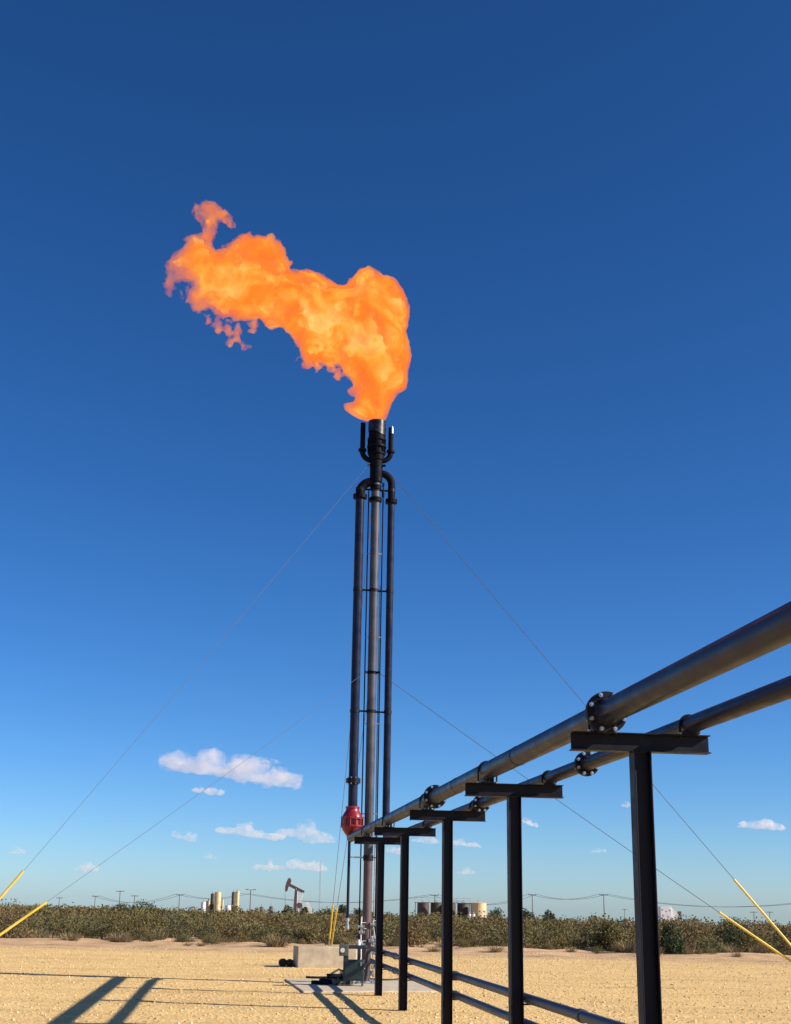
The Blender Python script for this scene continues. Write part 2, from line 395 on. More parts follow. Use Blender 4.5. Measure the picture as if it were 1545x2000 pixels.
def make_support():
    e = thing('pipe_support', (0, 0, 0), '', 'pipe support', 'T shaped steel supports under the pipe rack', RZ2)
    hw, hdp, tf = .063, .063, .010
    m = MB()
    m.box((-hw, -hdp, -.3), (-hw + tf, hdp, BEAM_Z0)); m.box((hw - tf, -hdp, -.3), (hw, hdp, BEAM_Z0))
    m.box((-hw + tf, -.004, -.3), (hw - tf, .004, BEAM_Z0))
    part('post', m, M['black'], e, .002)
    b = MB(); x0, x1 = -.50, .505
    z0, z1 = BEAM_Z0 + .001, BEAM_Z0 + BEAM_H
    b.box((x0, -.052, z0), (x1, .052, z0 + .009)); b.box((x0, -.052, z1 - .009), (x1, .052, z1)); b.box((x0, -.004, z0 + .009), (x1, .004, z1 - .009))
    part('crossbeam', b, M['black'], e, .002)
    for lat, r, zc in ((LAT_MAIN - POST_LAT, R_MAIN, Z_MAIN), (LAT_SEC - POST_LAT, R_SEC, Z_SEC)):
        s = MB(); zt = BEAM_Z0 + BEAM_H
        s.box((lat - r * .85, -.11, zt + .0005), (lat + r * .85, .11, zt + .0055))
        if r > .07: s.box((lat - .006, -.11, zt + .0055), (lat + .006, .11, zt + SHOE + .006))
        s.box((lat - r * .6, -.105, zt + .0055), (lat - r * .6 + .010, .105, zc - r * .78)); s.box((lat + r * .6 - .010, -.105, zt + .0055), (lat + r * .6, .105, zc - r * .78))
        part('pipe_shoe', s, M['black'], e)
        u = MB(); rr = r + .008
        pts = [np.array((lat - rr, 0.0, zt - .02))] + arc((lat, 0, zc), rr, math.pi, 0, (1, 0, 0), (0, 0, 1), 14) + [np.array((lat + rr, 0.0, zt - .02))]
        pts = [p + np.array((0, -.03, 0)) for p in pts]
        u.ring_path(pts, .0085, 8)
        uo = part('pipe_strap', u, M['black'], e)
        for sx in (-1, 1):
            nn = MB(); nn.cyl((lat + sx * rr, -.03, zt), (lat + sx * rr, -.03, zt + .016), .016, n=6); part('nut', nn, M['galv'], uo)
    # brackets that hold the two small lines on the side of the post
    for z in (Z_LOW_A, Z_LOW_B):
        k = MB(); k.box((hw, -.03, z - R_LOW - .014), (LOW_LAT - POST_LAT + R_LOW + .01, .03, z - R_LOW - .001))
        part('bracket', k, M['black'], e)
    return e
sup_labels = ['tallest black steel T support nearest the camera at the right', 'second black steel T support from the right, behind the nearest one',
              'third black steel T support from the right, in front of the tan tank', 'fourth black steel T support from the right, second nearest to the flare stack',
              'farthest black steel T support, standing right beside the foot of the flare stack']
sp0 = make_support()
for i, a in enumerate(ALONG):
    s = sp0 if i == 0 else copy_tree(sp0)
    s.location = Vector(rack2(POST_LAT, a)); s['label'] = sup_labels[i]

# ------------------------------------------------------------------ pipelines
def flange_part(root, c, r_pipe, r_fl, nb, mat, gap=.004, th=.026):
    """a bolted pair of flanges across the y axis at c, bolts as sub-parts"""
    m = MB()
    for sgn in (-1, 1):
        y0, y1 = (c[1] - gap / 2 - th, c[1] - gap / 2) if sgn < 0 else (c[1] + gap / 2, c[1] + gap / 2 + th)
        m.lathe((c[0], 0, c[2]), [(r_pipe * .9, y0), (r_fl - .004, y0), (r_fl, y0 + .004), (r_fl, y1 - .004), (r_fl - .004, y1), (r_pipe * .9, y1)], 40, 'y')
        # weld neck
        ya, yb = (y0 - .05, y0) if sgn < 0 else (y1 + .05, y1)
        prof = [(r_pipe * 1.0, ya), (r_pipe * 1.22, yb)] if sgn < 0 else [(r_pipe * 1.22, yb), (r_pipe * 1.0, ya)]
        m.lathe((c[0], 0, c[2]), prof, 32, 'y')
    m.lathe((c[0], 0, c[2]), [(r_fl * .78, c[1] - gap), (r_fl * .78, c[1] + gap)], 32, 'y')
    f = part('flange', m, mat, root)
    rb = (r_fl + r_pipe * 1.22) / 2
    me = None
    for k in range(nb):
        a = 2 * math.pi * (k + .5) / nb
        x, z = c[0] + rb * math.cos(a), c[2] + rb * math.sin(a)
        if me is None:
            b = MB(); L_ = th + gap / 2
            b.cyl((0, -L_ - .030, 0), (0, L_ + .030, 0), .0085, n=8)
            b.cyl((0, -L_ - .018, 0), (0, -L_ - .0005, 0), .0165, n=6); b.cyl((0, L_ + .0005, 0), (0, L_ + .018, 0), .0165, n=6)
            me = b.mesh('bolt')
        o = link('bolt', me, M['zinc'], f); o.location = (x, c[1], z)
    return f
def pipeline(label, lat, zc, r, a0, path_end, flanges, r_fl, nb, a_label=None):
    e = thing('pipeline', Vector(rack2(lat, a0)), label, 'pipe', 'pipes on the rack', RZ2)
    m = MB(); pts = [(0, 0, zc)] + [(p[0] - lat, p[1] - a0, p[2]) for p in path_end]
    m.ring_path(pts, r, 32); pp_ = part('pipe', m, M['pipe'], e)
    for a in (5.2, 11.7, 14.9, 22.6):
        wd = MB(); wd.lathe((0, 0, zc), [(r * .99, a - a0 - .006), (r + .003, a - a0 - .003), (r + .003, a - a0 + .003), (r * .99, a - a0 + .006)], 32, 'y'); part('weld', wd, M['pipe'], pp_)
    for a in flanges: flange_part(e, (0, a - a0, zc), r, r_fl, nb, M['black'])
    return e
STK_LAT, STK_AL = 2.855, 28.1
RIS_L, RIS_R = 2.500, 3.215
end_main = [(LAT_MAIN, STK_AL - .14, Z_MAIN), (RIS_L + .086, STK_AL - .03, Z_MAIN + .02), (RIS_L + .086, STK_AL, Z_MAIN + .08)]
end_sec = [(LAT_SEC, STK_AL - .9, Z_SEC), (RIS_R + .066, STK_AL - .45, Z_SEC)] + [(RIS_R + .086, p[1], p[2]) for p in arc((0, STK_AL - .25, Z_SEC + .25), .25, -math.pi / 2, 0, (0, 1, 0), (0, 0, 1), 8)]
def lat_al(px, py, z): 
    P = on_z(px, py, z); return float(P @ RT), float(P @ HD)
fm = [lat_al(q[0], q[1], Z_MAIN)[1] for q in ((1186, 1392), (850, 1556))]
fs = [lat_al(q[0], q[1], Z_SEC)[1] for q in ((1153, 1492), (936, 1569))]
pipeline('thicker upper black gas pipe on the rack running to the red arrestor', LAT_MAIN, Z_MAIN, R_MAIN, -1.0, end_main, fm, .146, 8)
pipeline('thinner upper black gas pipe on the right ends of the crossbeams', LAT_SEC, Z_SEC, R_SEC, -1.0, end_sec, fs, .112, 8)
for z, lab in ((Z_LOW_A, 'upper of the two small dark pipes low on the right side of the posts'), (Z_LOW_B, 'lower of the two small dark pipes low on the right side of the posts')):
    e = thing('pipeline', Vector(rack2(LOW_LAT, 3.0)), lab, 'pipe', 'small pipes low on the posts', RZ2)
    m = MB(); m.ring_path([(0, 0, z), (0, 22.6, z), (0, 24.2, z), (-.03, 24.45, z - .08), (-.05, 24.5, z - .3)], R_LOW, 20); part('pipe', m, M['grey_pipe'], e)
    for a in (8.2, 14.3, 20.4):
        c = MB(); c.lathe((0, 0, z), [(R_LOW * .9, a - .06), (R_LOW * 1.22, a - .055), (R_LOW * 1.22, a + .055), (R_LOW * .9, a + .06)], 20, 'y'); part('coupling', c, M['grey_pipe'], e)

# ------------------------------------------------------------------ flare stack
S = thing('flare_stack', Vector(rack(STK_LAT, STK_AL, .028)), 'tall black gas flare stack with side pipes and burner tip', 'flare stack', rz=RZ)
Z0 = .028
def sp(name, mb, mat, parent=S): return part(name, mb, mat, parent)
def zz(z): return z - Z0
dl, dr_ = RIS_L - STK_LAT, RIS_R - STK_LAT
m = MB(); m.cyl((0, 0, zz(2.45)), (0, 0, zz(10.92)), .098, n=28); sp('riser', m, M['grey_pipe'])
m = MB(); m.cyl((0, 0, .02), (0, 0, zz(2.45)), .093, n=28); sp('lower_riser', m, M['primer'])['label'] = 'brownish lower length of the riser'
m = MB(); m.cyl((0, 0, zz(10.8)), (0, 0, zz(11.36)), .145, n=28); sp('neck', m, M['soot'])
# burner tip
m = MB()
m.lathe((0, 0, 0), [(.10, zz(11.28)), (.172, zz(11.33)), (.178, zz(11.45)), (.205, zz(11.46)), (.205, zz(11.50)), (.172, zz(11.51)), (.172, zz(11.62)), (.222, zz(11.63)), (.222, zz(11.68)),
                    (.175, zz(11.69)), (.180, zz(11.79)), (.215, zz(11.80)), (.215, zz(11.85)), (.192, zz(11.86)), (.192, zz(11.95))], 32)
for k in range(8):
    a = 2 * math.pi * k / 8; m.box((.19 * math.cos(a) - .02, .19 * math.sin(a) - .02, zz(11.5)), (.19 * math.cos(a) + .02, .19 * math.sin(a) + .02, zz(11.80)))
b_ = sp('burner_body', m, M['soot'])
m = MB()
# windshield: a short barrel open at the top, lower edge cut on the slant
n = 40; V = []; F = []
for ring, (rad, top) in enumerate(((.205, 0), (.205, 1), (.192, 1), (.192, 0))):
    for k in range(n):
        a = 2 * math.pi * k / n
        z = zz(12.27) if top else zz(11.96 - .07 * math.cos(a))
        V.append((rad * math.cos(a), rad * math.sin(a), z))
for r_ in range(4):
    for k in range(n):
        k2 = (k + 1) % n; F.append((r_ * n + k, r_ * n + k2, ((r_ + 1) % 4) * n + k2, ((r_ + 1) % 4) * n + k))
m.add(V, F); sp('burner_barrel', m, M['burnt'])
m = MB(); m.cyl((0, 0, zz(11.86)), (0, 0, zz(12.06)), .185, n=28); sp('burner_core', m, M['soot'])
for x in (-.325, .325):
    m = MB(); sg = 1 if x > 0 else -1
    top = 12.22 if x < 0 else 12.14
    m.ring_path([(x, 0, zz(11.57)), (x, 0, zz(top))], .058, 16)
    o = sp('pilot', m, M['soot'])
    m = MB(); m.cyl((x, 0, zz(11.53)), (x, 0, zz(11.585)), .095, n=20); sp('flange', m, M['soot'], o)
    m = MB(); pts = [p for p in arc((x - sg * .21, 0, zz(11.53)), .21, 0, -math.pi / 2, (sg, 0, 0), (0, 0, 1), 8)] + [np.array((0, 0, zz(11.32)))]
    m.ring_path(pts, .062, 16); sp('elbow', m, M['soot'], o)
    if x > 0:
        m = MB(); m.cyl((x + .02, -.062, zz(11.98)), (x + .02, -.062, zz(12.12)), .03, n=10); m.cyl((x + .02, -.062, zz(12.12)), (x + .02, -.062, zz(12.16)), .018, n=10); sp('thermocouple', m, M['galv'], o)
# side risers with their goosenecks
def side(x, r, ztop, zbot, zfl, rfl):
    m = MB(); Rb = min(abs(x) * .8, .27); sg = 1 if x > 0 else -1
    m.cyl((x, 0, zz(zbot)), (x, 0, zz(zfl)), r, n=24); o = sp('side_riser', m, M['pipe'])
    m = MB(); pts = [np.array((x, 0, zz(zfl)))] + arc((x - sg * Rb, 0, zz(ztop - Rb)), Rb, 0, math.pi / 2, (sg, 0, 0), (0, 0, 1), 10) + [np.array((0, 0, zz(ztop)))]
    m.ring_path(pts, r * 1.04, 20); sp('gooseneck', m, M['soot'], o)
    m = MB()
    m.lathe((x, 0, 0), [(rfl, zz(zfl - .045)), (rfl, zz(zfl - .003)), (rfl * .8, zz(zfl - .002)), (rfl * .8, zz(zfl + .002)), (rfl, zz(zfl + .003)), (rfl, zz(zfl + .045))], 24)
    sp('flange', m, M['soot'], o)
    return o
sl_ = side(dl, .100, 10.80, 3.50, 10.44, .158)
sr_ = side(dr_, .079, 11.02, Z_SEC + .25, 10.36, .135)
m = MB()
m.lathe((0, 0, 0), [(.142, zz(10.335)), (.142, zz(10.377)), (.11, zz(10.378)), (.11, zz(10.382)), (.142, zz(10.383)), (.142, zz(10.425))], 24); sp('flange', m, M['soot'])
m = MB(); m.cyl((0, 0, zz(10.62)), (0, 0, zz(10.72)), .128, n=24); sp('collar', m, M['soot'])
m = MB()
m.lathe((dl, 0, 0), [(.155, zz(4.04)), (.155, zz(4.087)), (.10, zz(4.0875)), (.10, zz(4.0925)), (.155, zz(4.093)), (.155, zz(4.14))], 24)
fo = sp('flange', m, M['black'], sl_)
bm_ = None
for k in range(8):
    a = 2 * math.pi * (k + .5) / 8
    if bm_ is None:
        q = MB(); q.cyl((0, 0, -.075), (0, 0, .075), .012, n=6); bm_ = q.mesh('bolt')
    o = link('bolt', bm_, M['zinc'], fo); o.location = (dl + .126 * math.cos(a), .126 * math.sin(a), zz(4.09))
# red flame arrestor
m = MB(); m.lathe((dl, 0, 0), [(.11, zz(2.930)), (.125, zz(2.960)), (.165, zz(3.010)), (.205, zz(3.070)), (.226, zz(3.130)), (.240, zz(3.135)), (.240, zz(3.165)), (.198, zz(3.180)), (.198, zz(3.230)), (.198, zz(3.280)), (.240, zz(3.295)), (.240, zz(3.325)),
                               (.217, zz(3.330)), (.200, zz(3.380)), (.165, zz(3.435)), (.142, zz(3.470)), (.138, zz(3.510)), (.150, zz(3.515)), (.150, zz(3.550)), (.105, zz(3.560))], 32)
ar = sp('flame_arrestor', m, M['red']); ar['label'] = 'bulbous red flame arrestor'
for k in range(12):
    a = 2 * math.pi * (k + .5) / 12
    if k == 0:
        q = MB(); q.cyl((0, 0, -.11), (0, 0, .11), .016, n=8); q.cyl((0, 0, .088), (0, 0, .108), .021, n=6); q.cyl((0, 0, -.108), (0, 0, -.088), .021, n=6)
        rod = q.mesh('tie_rod')
    o = link('tie_rod', rod, M['red'], ar); o.location = (dl + .228 * math.cos(a), .228 * math.sin(a), zz(3.230))
# tie bars between the three risers
for z in (10.60, 8.25, 5.56):
    m = MB(); m.box((dl + .09, -.012, zz(z)), (-.09, .012, zz(z + .035))); sp('tie_bar', m, M['soot'])
    m = MB(); m.box((.09, -.012, zz(z - .01)), (dr_ - .07, .012, zz(z + .025))); sp('tie_bar', m, M['soot'])
    for x, r in ((dl, .108), (0, .106), (dr_, .087)):
        m = MB(); m.cyl((x, 0, zz(z - .02)), (x, 0, zz(z + .05)), r, n=24); sp('band', m, M['black'])
m = MB(); m.box((dl - .05, -.012, zz(2.50)), (.16, .012, zz(2.53))); o = sp('tie_bar', m, M['galv'])
m = MB(); m.cyl((0, 0, zz(2.45)), (0, 0, zz(2.56)), .108, n=24); sp('band', m, M['black'], o)
# drain line below the arrestor, conduits up the riser
m = MB(); m.cyl((dl - .05, 0, zz(1.28)), (dl - .05, 0, zz(2.93)), .030, n=14)
dr0 = sp('drain_pipe', m, M['pipe'])
m = MB(); m.lathe((dl - .05, 0, 0), [(.03, zz(1.06)), (.045, zz(1.08)), (.045, zz(1.16)), (.028, zz(1.18)), (.028, zz(1.22)), (.042, zz(1.23)), (.042, zz(1.29)), (.03, zz(1.30))], 14); m.bar((dl - .05, 0, zz(1.12)), (dl + .05, -.02, zz(1.12)), .02, .02)
sp('drain_valve', m, M['galv'], dr0)
m = MB(); m.bar((dl - .16, 0, zz(1.32)), (.18, 0, zz(1.32)), .025, .035); sp('tie_bar', m, M['primer'])
for x, y, z0, z1, mt in ((.17, -.02, 1.0, 10.72, 'soot'), (.145, .04, .2, 8.4, 'galv'), (-.155, .03, .5, 10.6, 'soot')):
    m = MB(); m.ring_path([(x, y, zz(z0)), (x, y, zz(z1))], .014 if mt == 'soot' else .012, 10); o = sp('conduit', m, M[mt])
    c = MB()
    for z in np.arange(max(z0, 2.8) + .6, z1, 1.9): c.box((min(x, 0) if x < 0 else .08, y - .015, zz(z)), (max(x, 0) if x > 0 else -.08, y + .015, zz(z) + .02))
    sp('clip', c, M['galv'], o)
m = MB(); m.cyl((.17, -.02, zz(10.45)), (.17, -.02, zz(10.62)), .03, n=12); m.cyl((.17, -.02, zz(10.70)), (.17, -.02, zz(10.78)), .026, n=12); sp('junction_fitting', m, M['soot'])
# guy lugs
for z in (11.18, 6.42):
    m = MB(); rr = .15 if z > 8 else .105
    m.cyl((0, 0, zz(z - .03)), (0, 0, zz(z + .03)), rr, n=24)
    for a in (90, -28, 208): m.bar((rr * .8 * math.cos(R(a)), rr * .8 * math.sin(R(a)), zz(z)), ((rr + .08) * math.cos(R(a)), (rr + .08) * math.sin(R(a)), zz(z)), .02, .05)
    sp('guy_collar', m, M['soot'])
# foot
m = MB(); m.box((-.2, -.2, 0), (.2, .2, .02)); m.cyl((0, 0, .02), (0, 0, .05), .17, n=24)
for a in range(4):
    c, s_ = math.cos(a * math.pi / 2 + .78), math.sin(a * math.pi / 2 + .78); m.cyl((.22 * c, .22 * s_, .02), (.22 * c, .22 * s_, .07), .02, n=6)
sp('base_plate', m, M['galv'])
def valve(parent, x, y, z, s=1.0, mt='galv'):
    m = MB(); m.lathe((x, y, z), [(.02 * s, -.07 * s), (.04 * s, -.065 * s), (.04 * s, -.05 * s), (.025 * s, -.045 * s), (.038 * s, 0), (.025 * s, .045 * s), (.04 * s, .05 * s), (.04 * s, .065 * s), (.02 * s, .07 * s)], 14, 'x')
    m.cyl((x, y, z), (x, y, z + .07 * s), .015 * s, n=10)
    v = part('valve', m, M[mt], parent)
    h = MB(); h.bar((x - .01, y, z + .075 * s), (x + .1 * s, y, z + .085 * s), .018, .012); part('handle', h, M['white'], v)
    return v
for x, z, s in ((-.13, 1.13, 1.0), (-.11, 1.02, .9), (.12, 1.18, .9), (.10, .86, 1.1), (.21, .80, 1.0), (-.10, .78, .9), (.17, .62, 1.0), (.18, .35, 1.2), (-.15, .22, 1.2)):
    valve(S, x, -.11, zz(z), s)
for pts in ([(-.12, -.1, 1.3), (-.13, -.11, .9), (-.12, -.13, .5), (-.25, -.2, .2), (-.4, -.3, .08)], [(.12, -.1, 1.15), (.17, -.12, .8), (.2, -.14, .4), (.18, -.2, .1)], [(.28, -.05, 2.1), (.27, -.05, 1.0), (.26, -.1, .45), (.3, -.2, .06)]):
    m = MB(); m.ring_path(pts, .013, 10); sp('tubing', m, M['galv'] if pts[0][0] != -.12 else M['white'])

# ------------------------------------------------------------------ flame
YF = 28.05 * math.cos(YAW) - math.sin(-YAW) * -0 + 0.0
stk = rack(STK_LAT, STK_AL); YF = float(stk[1])
OUT = [(717, 822), (700, 817), (684, 808), (669, 796), (672, 790), (690, 787), (697, 772), (684, 772), (676, 765), (690, 760), (686, 748), (679, 742), (669, 733), (664, 716), (648, 706), (622, 703), (601, 698), (585, 681), (572, 668),
       (561, 652), (545, 643), (528, 643), (512, 632), (505, 618), (482, 622), (465, 619), (445, 613), (424, 610), (405, 600), (388, 612), (372, 607), (361, 588), (365, 570), (382, 560), (360, 552), (342, 546), (333, 572), (320, 574), (318, 548),
       (319, 518), (333, 504), (344, 486), (360, 476), (356, 466), (372, 458), (388, 457), (392, 447), (400, 436), (390, 432), (376, 427), (369, 412), (378, 400), (398, 406), (420, 401), (437, 408), (450, 424), (457, 440), (452, 452), (443, 438), (428, 430), (428, 445), (420, 466),
       (420, 484), (430, 495), (444, 490), (456, 470), (472, 460), (490, 458), (505, 466), (530, 465), (548, 472), (557, 484), (560, 498), (572, 508), (566, 524), (585, 530), (600, 527), (622, 530), (644, 541), (664, 557), (672, 558), (682, 545), (702, 536), (722, 533), (738, 536), (752, 548), (772, 556),
       (788, 572), (801, 600), (800, 618), (794, 640), (797, 655), (804, 690), (800, 712), (797, 745), (794, 757), (780, 768), (766, 786), (757, 812), (753, 821)]
WISP = [[(397, 612), (404, 606), (410, 616), (403, 624)], [(440, 640), (446, 632), (452, 640), (447, 650)], [(350, 575), (357, 570), (362, 582), (355, 588)], [(612, 722), (620, 716), (628, 726), (620, 732)], [(655, 735), (664, 728), (668, 740), (660, 746)], [(445, 668), (450, 662), (456, 668), (451, 674)], [(330, 498), (338, 490), (346, 496), (338, 506)], [(415, 625), (425, 618), (433, 630), (428, 648), (418, 644)], [(455, 655), (466, 640), (472, 655), (462, 668)], [(488, 640), (500, 622), (506, 640), (496, 650), (486, 646)], [(588, 706), (600, 702), (612, 716), (600, 720)], [(632, 712), (648, 710), (658, 726), (645, 728)], [(466, 672), (480, 670), (486, 676), (474, 678)]]
def to_xz(poly): return np.array([at_y(px, py, YF)[[0, 2]] for px, py in poly])
def sdf2(P, poly):
    d = np.full(P.shape[:-1], 1e9); ins = np.zeros(P.shape[:-1], bool)
    for a, b in zip(poly, np.roll(poly, -1, 0)):
        e = b - a; w_ = P - a; t = np.clip((w_ @ e) / (e @ e + 1e-12), 0, 1); d = np.minimum(d, np.linalg.norm(w_ - t[..., None] * e, axis=-1))
        c = (a[1] > P[..., 1]) != (b[1] > P[..., 1])
        xi = a[0] + (P[..., 1] - a[1]) * e[0] / (e[1] if abs(e[1]) > 1e-9 else 1e-9)
        ins ^= c & (P[..., 0] < xi)
    return np.where(ins, d, -d)
def flame_mesh():
    po = to_xz(OUT); lo, hi = po.min(0) - .25, po.max(0) + .25
    wl = [to_xz(q) for q in WISP]; 
    for q in wl: lo = np.minimum(lo, q.min(0) - .2)
    h = .034
    gx = np.arange(lo[0], hi[0], h); gz = np.arange(lo[1], hi[1], h); gy = np.arange(-1.25, 1.25, h)
    P2 = np.stack(np.meshgrid(gx, gz, indexing='ij'), -1)
    d = sdf2(P2, po)
    for q in wl: d = np.maximum(d, sdf2(P2, q) + .02)
    X, Y, Z = np.meshgrid(gx, gy, gz, indexing='ij')
    tail = np.clip((stk[0] - X) / 5.0, 0, 1)                     # 0 at the tip of the burner, 1 at the far end of the plume
    base = np.clip((Z - (12.38)) / .9, 0, 1)
    q = np.stack([X, Y, Z], -1)
    wy = .35 * perlin(q * np.array([.7, 0, .7]) + 2.2) * base
    n1 = fbm(q * 1.9, 3, .55, 5.1); n2 = fbm(q * 6.0 + .6 * perlin(q * 3.1)[..., None], 3, .65, 9.7)
    low = np.clip((13.95 + .32 * (stk[0] - X) - Z) / .9, 0, 1) * np.clip((stk[0] - X - .5) / 1.0, 0, 1)      # ragged underside of the plume
    amp = base * (.055 + .05 * tail)
    Rr = .75 * (.45 + .55 * base) * (1 - .35 * tail)
    yy = Y - wy
    edge = np.clip(np.abs(yy) / .22, .25, 1)                     # keeps the outline, breaks up the faces
    Fv = d[:, None, :] + (n1 * amp * 1.3 * edge) + n2 * (.028 + .075 * tail + .07 * low) * base - .055 * tail - yy ** 2 / (2 * Rr)
    Fv[0] = Fv[-1] = -1; Fv[:, 0] = Fv[:, -1] = -1; Fv[:, :, 0] = Fv[:, :, -1] = -1
    V, Q = surface_nets(Fv, np.array([gx[0], gy[0], gz[0]]), h)
    Fc = (d[:, None, :] - .10 - .24 * tail + n1 * .30 * base) - yy ** 2 / (2 * Rr)
    Fc[0] = Fc[-1] = -1; Fc[:, 0] = Fc[:, -1] = -1; Fc[:, :, 0] = Fc[:, :, -1] = -1
    Fc = np.minimum(Fc, Fv - .07)
    V2, Q2 = surface_nets(Fc, np.array([gx[0], gy[0], gz[0]]), h)
    org = np.array([stk[0], 0, 12.4])
    return V - org, Q, V2 - org, Q2
def fire_mat(name, dens, stops, scale, dens_stops):
    m = bpy.data.materials.new(name); m.use_nodes = True; t = m.node_tree; t.nodes.clear(); L = t.links.new
    out = t.nodes.new('ShaderNodeOutputMaterial')
    tc = t.nodes.new('ShaderNodeTexCoord')
    n = t.nodes.new('ShaderNodeTexNoise'); n.inputs['Scale'].default_value = scale; n.inputs['Detail'].default_value = 5; n.inputs['Roughness'].default_value = .55; n.inputs['Distortion'].default_value = .9
    n2 = t.nodes.new('ShaderNodeTexNoise'); n2.inputs['Scale'].default_value = scale * 2.2; n2.inputs['Detail'].default_value = 4; n2.inputs['Distortion'].default_value = .5
    L(tc.outputs['Object'], n.inputs['Vector']); L(tc.outputs['Object'], n2.inputs['Vector'])
    r = ramp(t, n.outputs['Fac'], stops)
    dd = ramp(t, n2.outputs['Fac'], [(p, (v, v, v)) for p, v in dens_stops])
    # the plume thins towards its far end
    sx = t.nodes.new('ShaderNodeSeparateXYZ'); L(tc.outputs['Object'], sx.inputs[0])
    mr = t.nodes.new('ShaderNodeMapRange'); L(sx.outputs['X'], mr.inputs['Value']); mr.inputs['From Min'].default_value = -4.9; mr.inputs['From Max'].default_value = -2.6; mr.inputs['To Min'].default_value = .42; mr.inputs['To Max'].default_value = 1.5
    mu = t.nodes.new('ShaderNodeMath'); mu.operation = 'MULTIPLY'; L(dd.outputs[0], mu.inputs[0]); L(mr.outputs[0], mu.inputs[1])
    mu2 = t.nodes.new('ShaderNodeMath'); mu2.operation = 'MULTIPLY'; L(mu.outputs[0], mu2.inputs[0]); mu2.inputs[1].default_value = dens
    ab = t.nodes.new('ShaderNodeVolumeAbsorption'); ab.inputs['Color'].default_value = (0, 0, 0, 1); L(mu2.outputs[0], ab.inputs['Density'])
    em = t.nodes.new('ShaderNodeEmission'); L(r.outputs[0], em.inputs['Color']); L(mu2.outputs[0], em.inputs['Strength'])
    ad = t.nodes.new('ShaderNodeAddShader'); L(ab.outputs[0], ad.inputs[0]); L(em.outputs[0], ad.inputs[1]); L(ad.outputs[0], out.inputs['Volume'])
    m.cycles.volume_sampling = 'MULTIPLE_IMPORTANCE'
    return m
V, Q, V2, Q2 = flame_mesh()
M['fire'] = fire_mat('fire', 3.3, [(.30, (.68, .120, .035)), (.45, (.70, .145, .020)), (.56, (.72, .185, .018)), (.70, (.76, .31, .05))], 1.5, [(.36, .20), (.52, 1.0)])
M['fire_core'] = fire_mat('fire_core', 9.0, [(.37, (.68, .13, .014)), (.45, (.72, .20, .020)), (.52, (.78, .37, .055)), (.62, (.86, .55, .15))], 1.25, [(.36, .25), (.6, 1.0)])
fl = link('flame', np_mesh('flame', V, Q, True), M['fire']); fl.location = (stk[0], YF, 12.4)
tag(fl, 'billowing orange flame streaming left from the flare tip', 'flame')
fc = link('flame_core', np_mesh('flame_core', V2, Q2, True), M['fire_core'], fl)

# ------------------------------------------------------------------ guy wires
anchors = {'right': on_z(1615, 1939), 'left': on_z(-146, 1935), 'back': on_z(640, 1884)}
guys = [('right', 11.18, (1425, 1725), 'guy wire from the flare top to the right, upper yellow sleeve at the edge'),
        ('right', 6.42, (1390, 1798), 'guy wire from mid stack to the right, lower yellow sleeve at the edge'),
        ('left', 11.18, (51, 1700), 'guy wire from the flare top to the left, upper yellow sleeve at the edge'),
        ('left', 6.42, (96, 1760), 'guy wire from mid stack to the left, lower yellow sleeve at the edge'),
        ('back', 11.18, (655, 1768), 'steeper guy wire behind the stack, yellow sleeve above the concrete block'),
        ('back', 6.42, (661, 1772), 'shallower guy wire behind the stack, second yellow sleeve above the concrete block')]
for side_, z, gp, lab in guys:
    A = Vector(anchors[side_]); A.z = .25 if side_ == 'back' else .12
    if z < 8: A += Vector((.05, .05, 0))
    top = Vector(rack(STK_LAT, STK_AL, z)); dirh = Vector((A.x - top.x, A.y - top.y, 0)).normalized()
    top = top + dirh * (.2 if z > 8 else .16)
    e = thing('guy_wire', A, lab, 'guy wire', 'guy wires holding the flare stack')
    m = MB(); pts = []
    for i in range(13):
        t = i / 12; p = A.lerp(top, t) - A; p.z -= .06 * 4 * t * (1 - t); pts.append(p)
    m.ring_path(pts, (.0036) if side_ == 'left' else .0060, 6); part('cable', m, M['pale_cable'] if side_ == 'left' else M['cable'], e)
    # sleeve up to the height seen in the photograph
    best = min(np.linspace(.05, .5, 91), key=lambda t: (lambda q: (q[0] - gp[0]) ** 2 + (q[1] - gp[1]) ** 2)(
        (lambda P: (772.5 + F_PX * ((P @ np.array(_X)) / -(P @ np.array(_B))), 1000 - F_PX * ((P @ np.array(_U)) / -(P @ np.array(_B)))))(np.array(A.lerp(top, float(t))) - CAM)))
    m = MB(); k = [A.lerp(top, float(t)) - A for t in np.linspace(.04, best, 7)]
    for i, q in enumerate(k):
        t = .04 + (best - .04) * i / 6; q.z -= .06 * 4 * t * (1 - t)
    m.ring_path(k, .025, 10); part('sleeve', m, M['yellow'], e)
    m = MB(); m.ring_path([(0, 0, -A.z - .3), (0, 0, 0), tuple(pts[1] * .5)], .018, 8); part('anchor_rod', m, M['galv'], e)

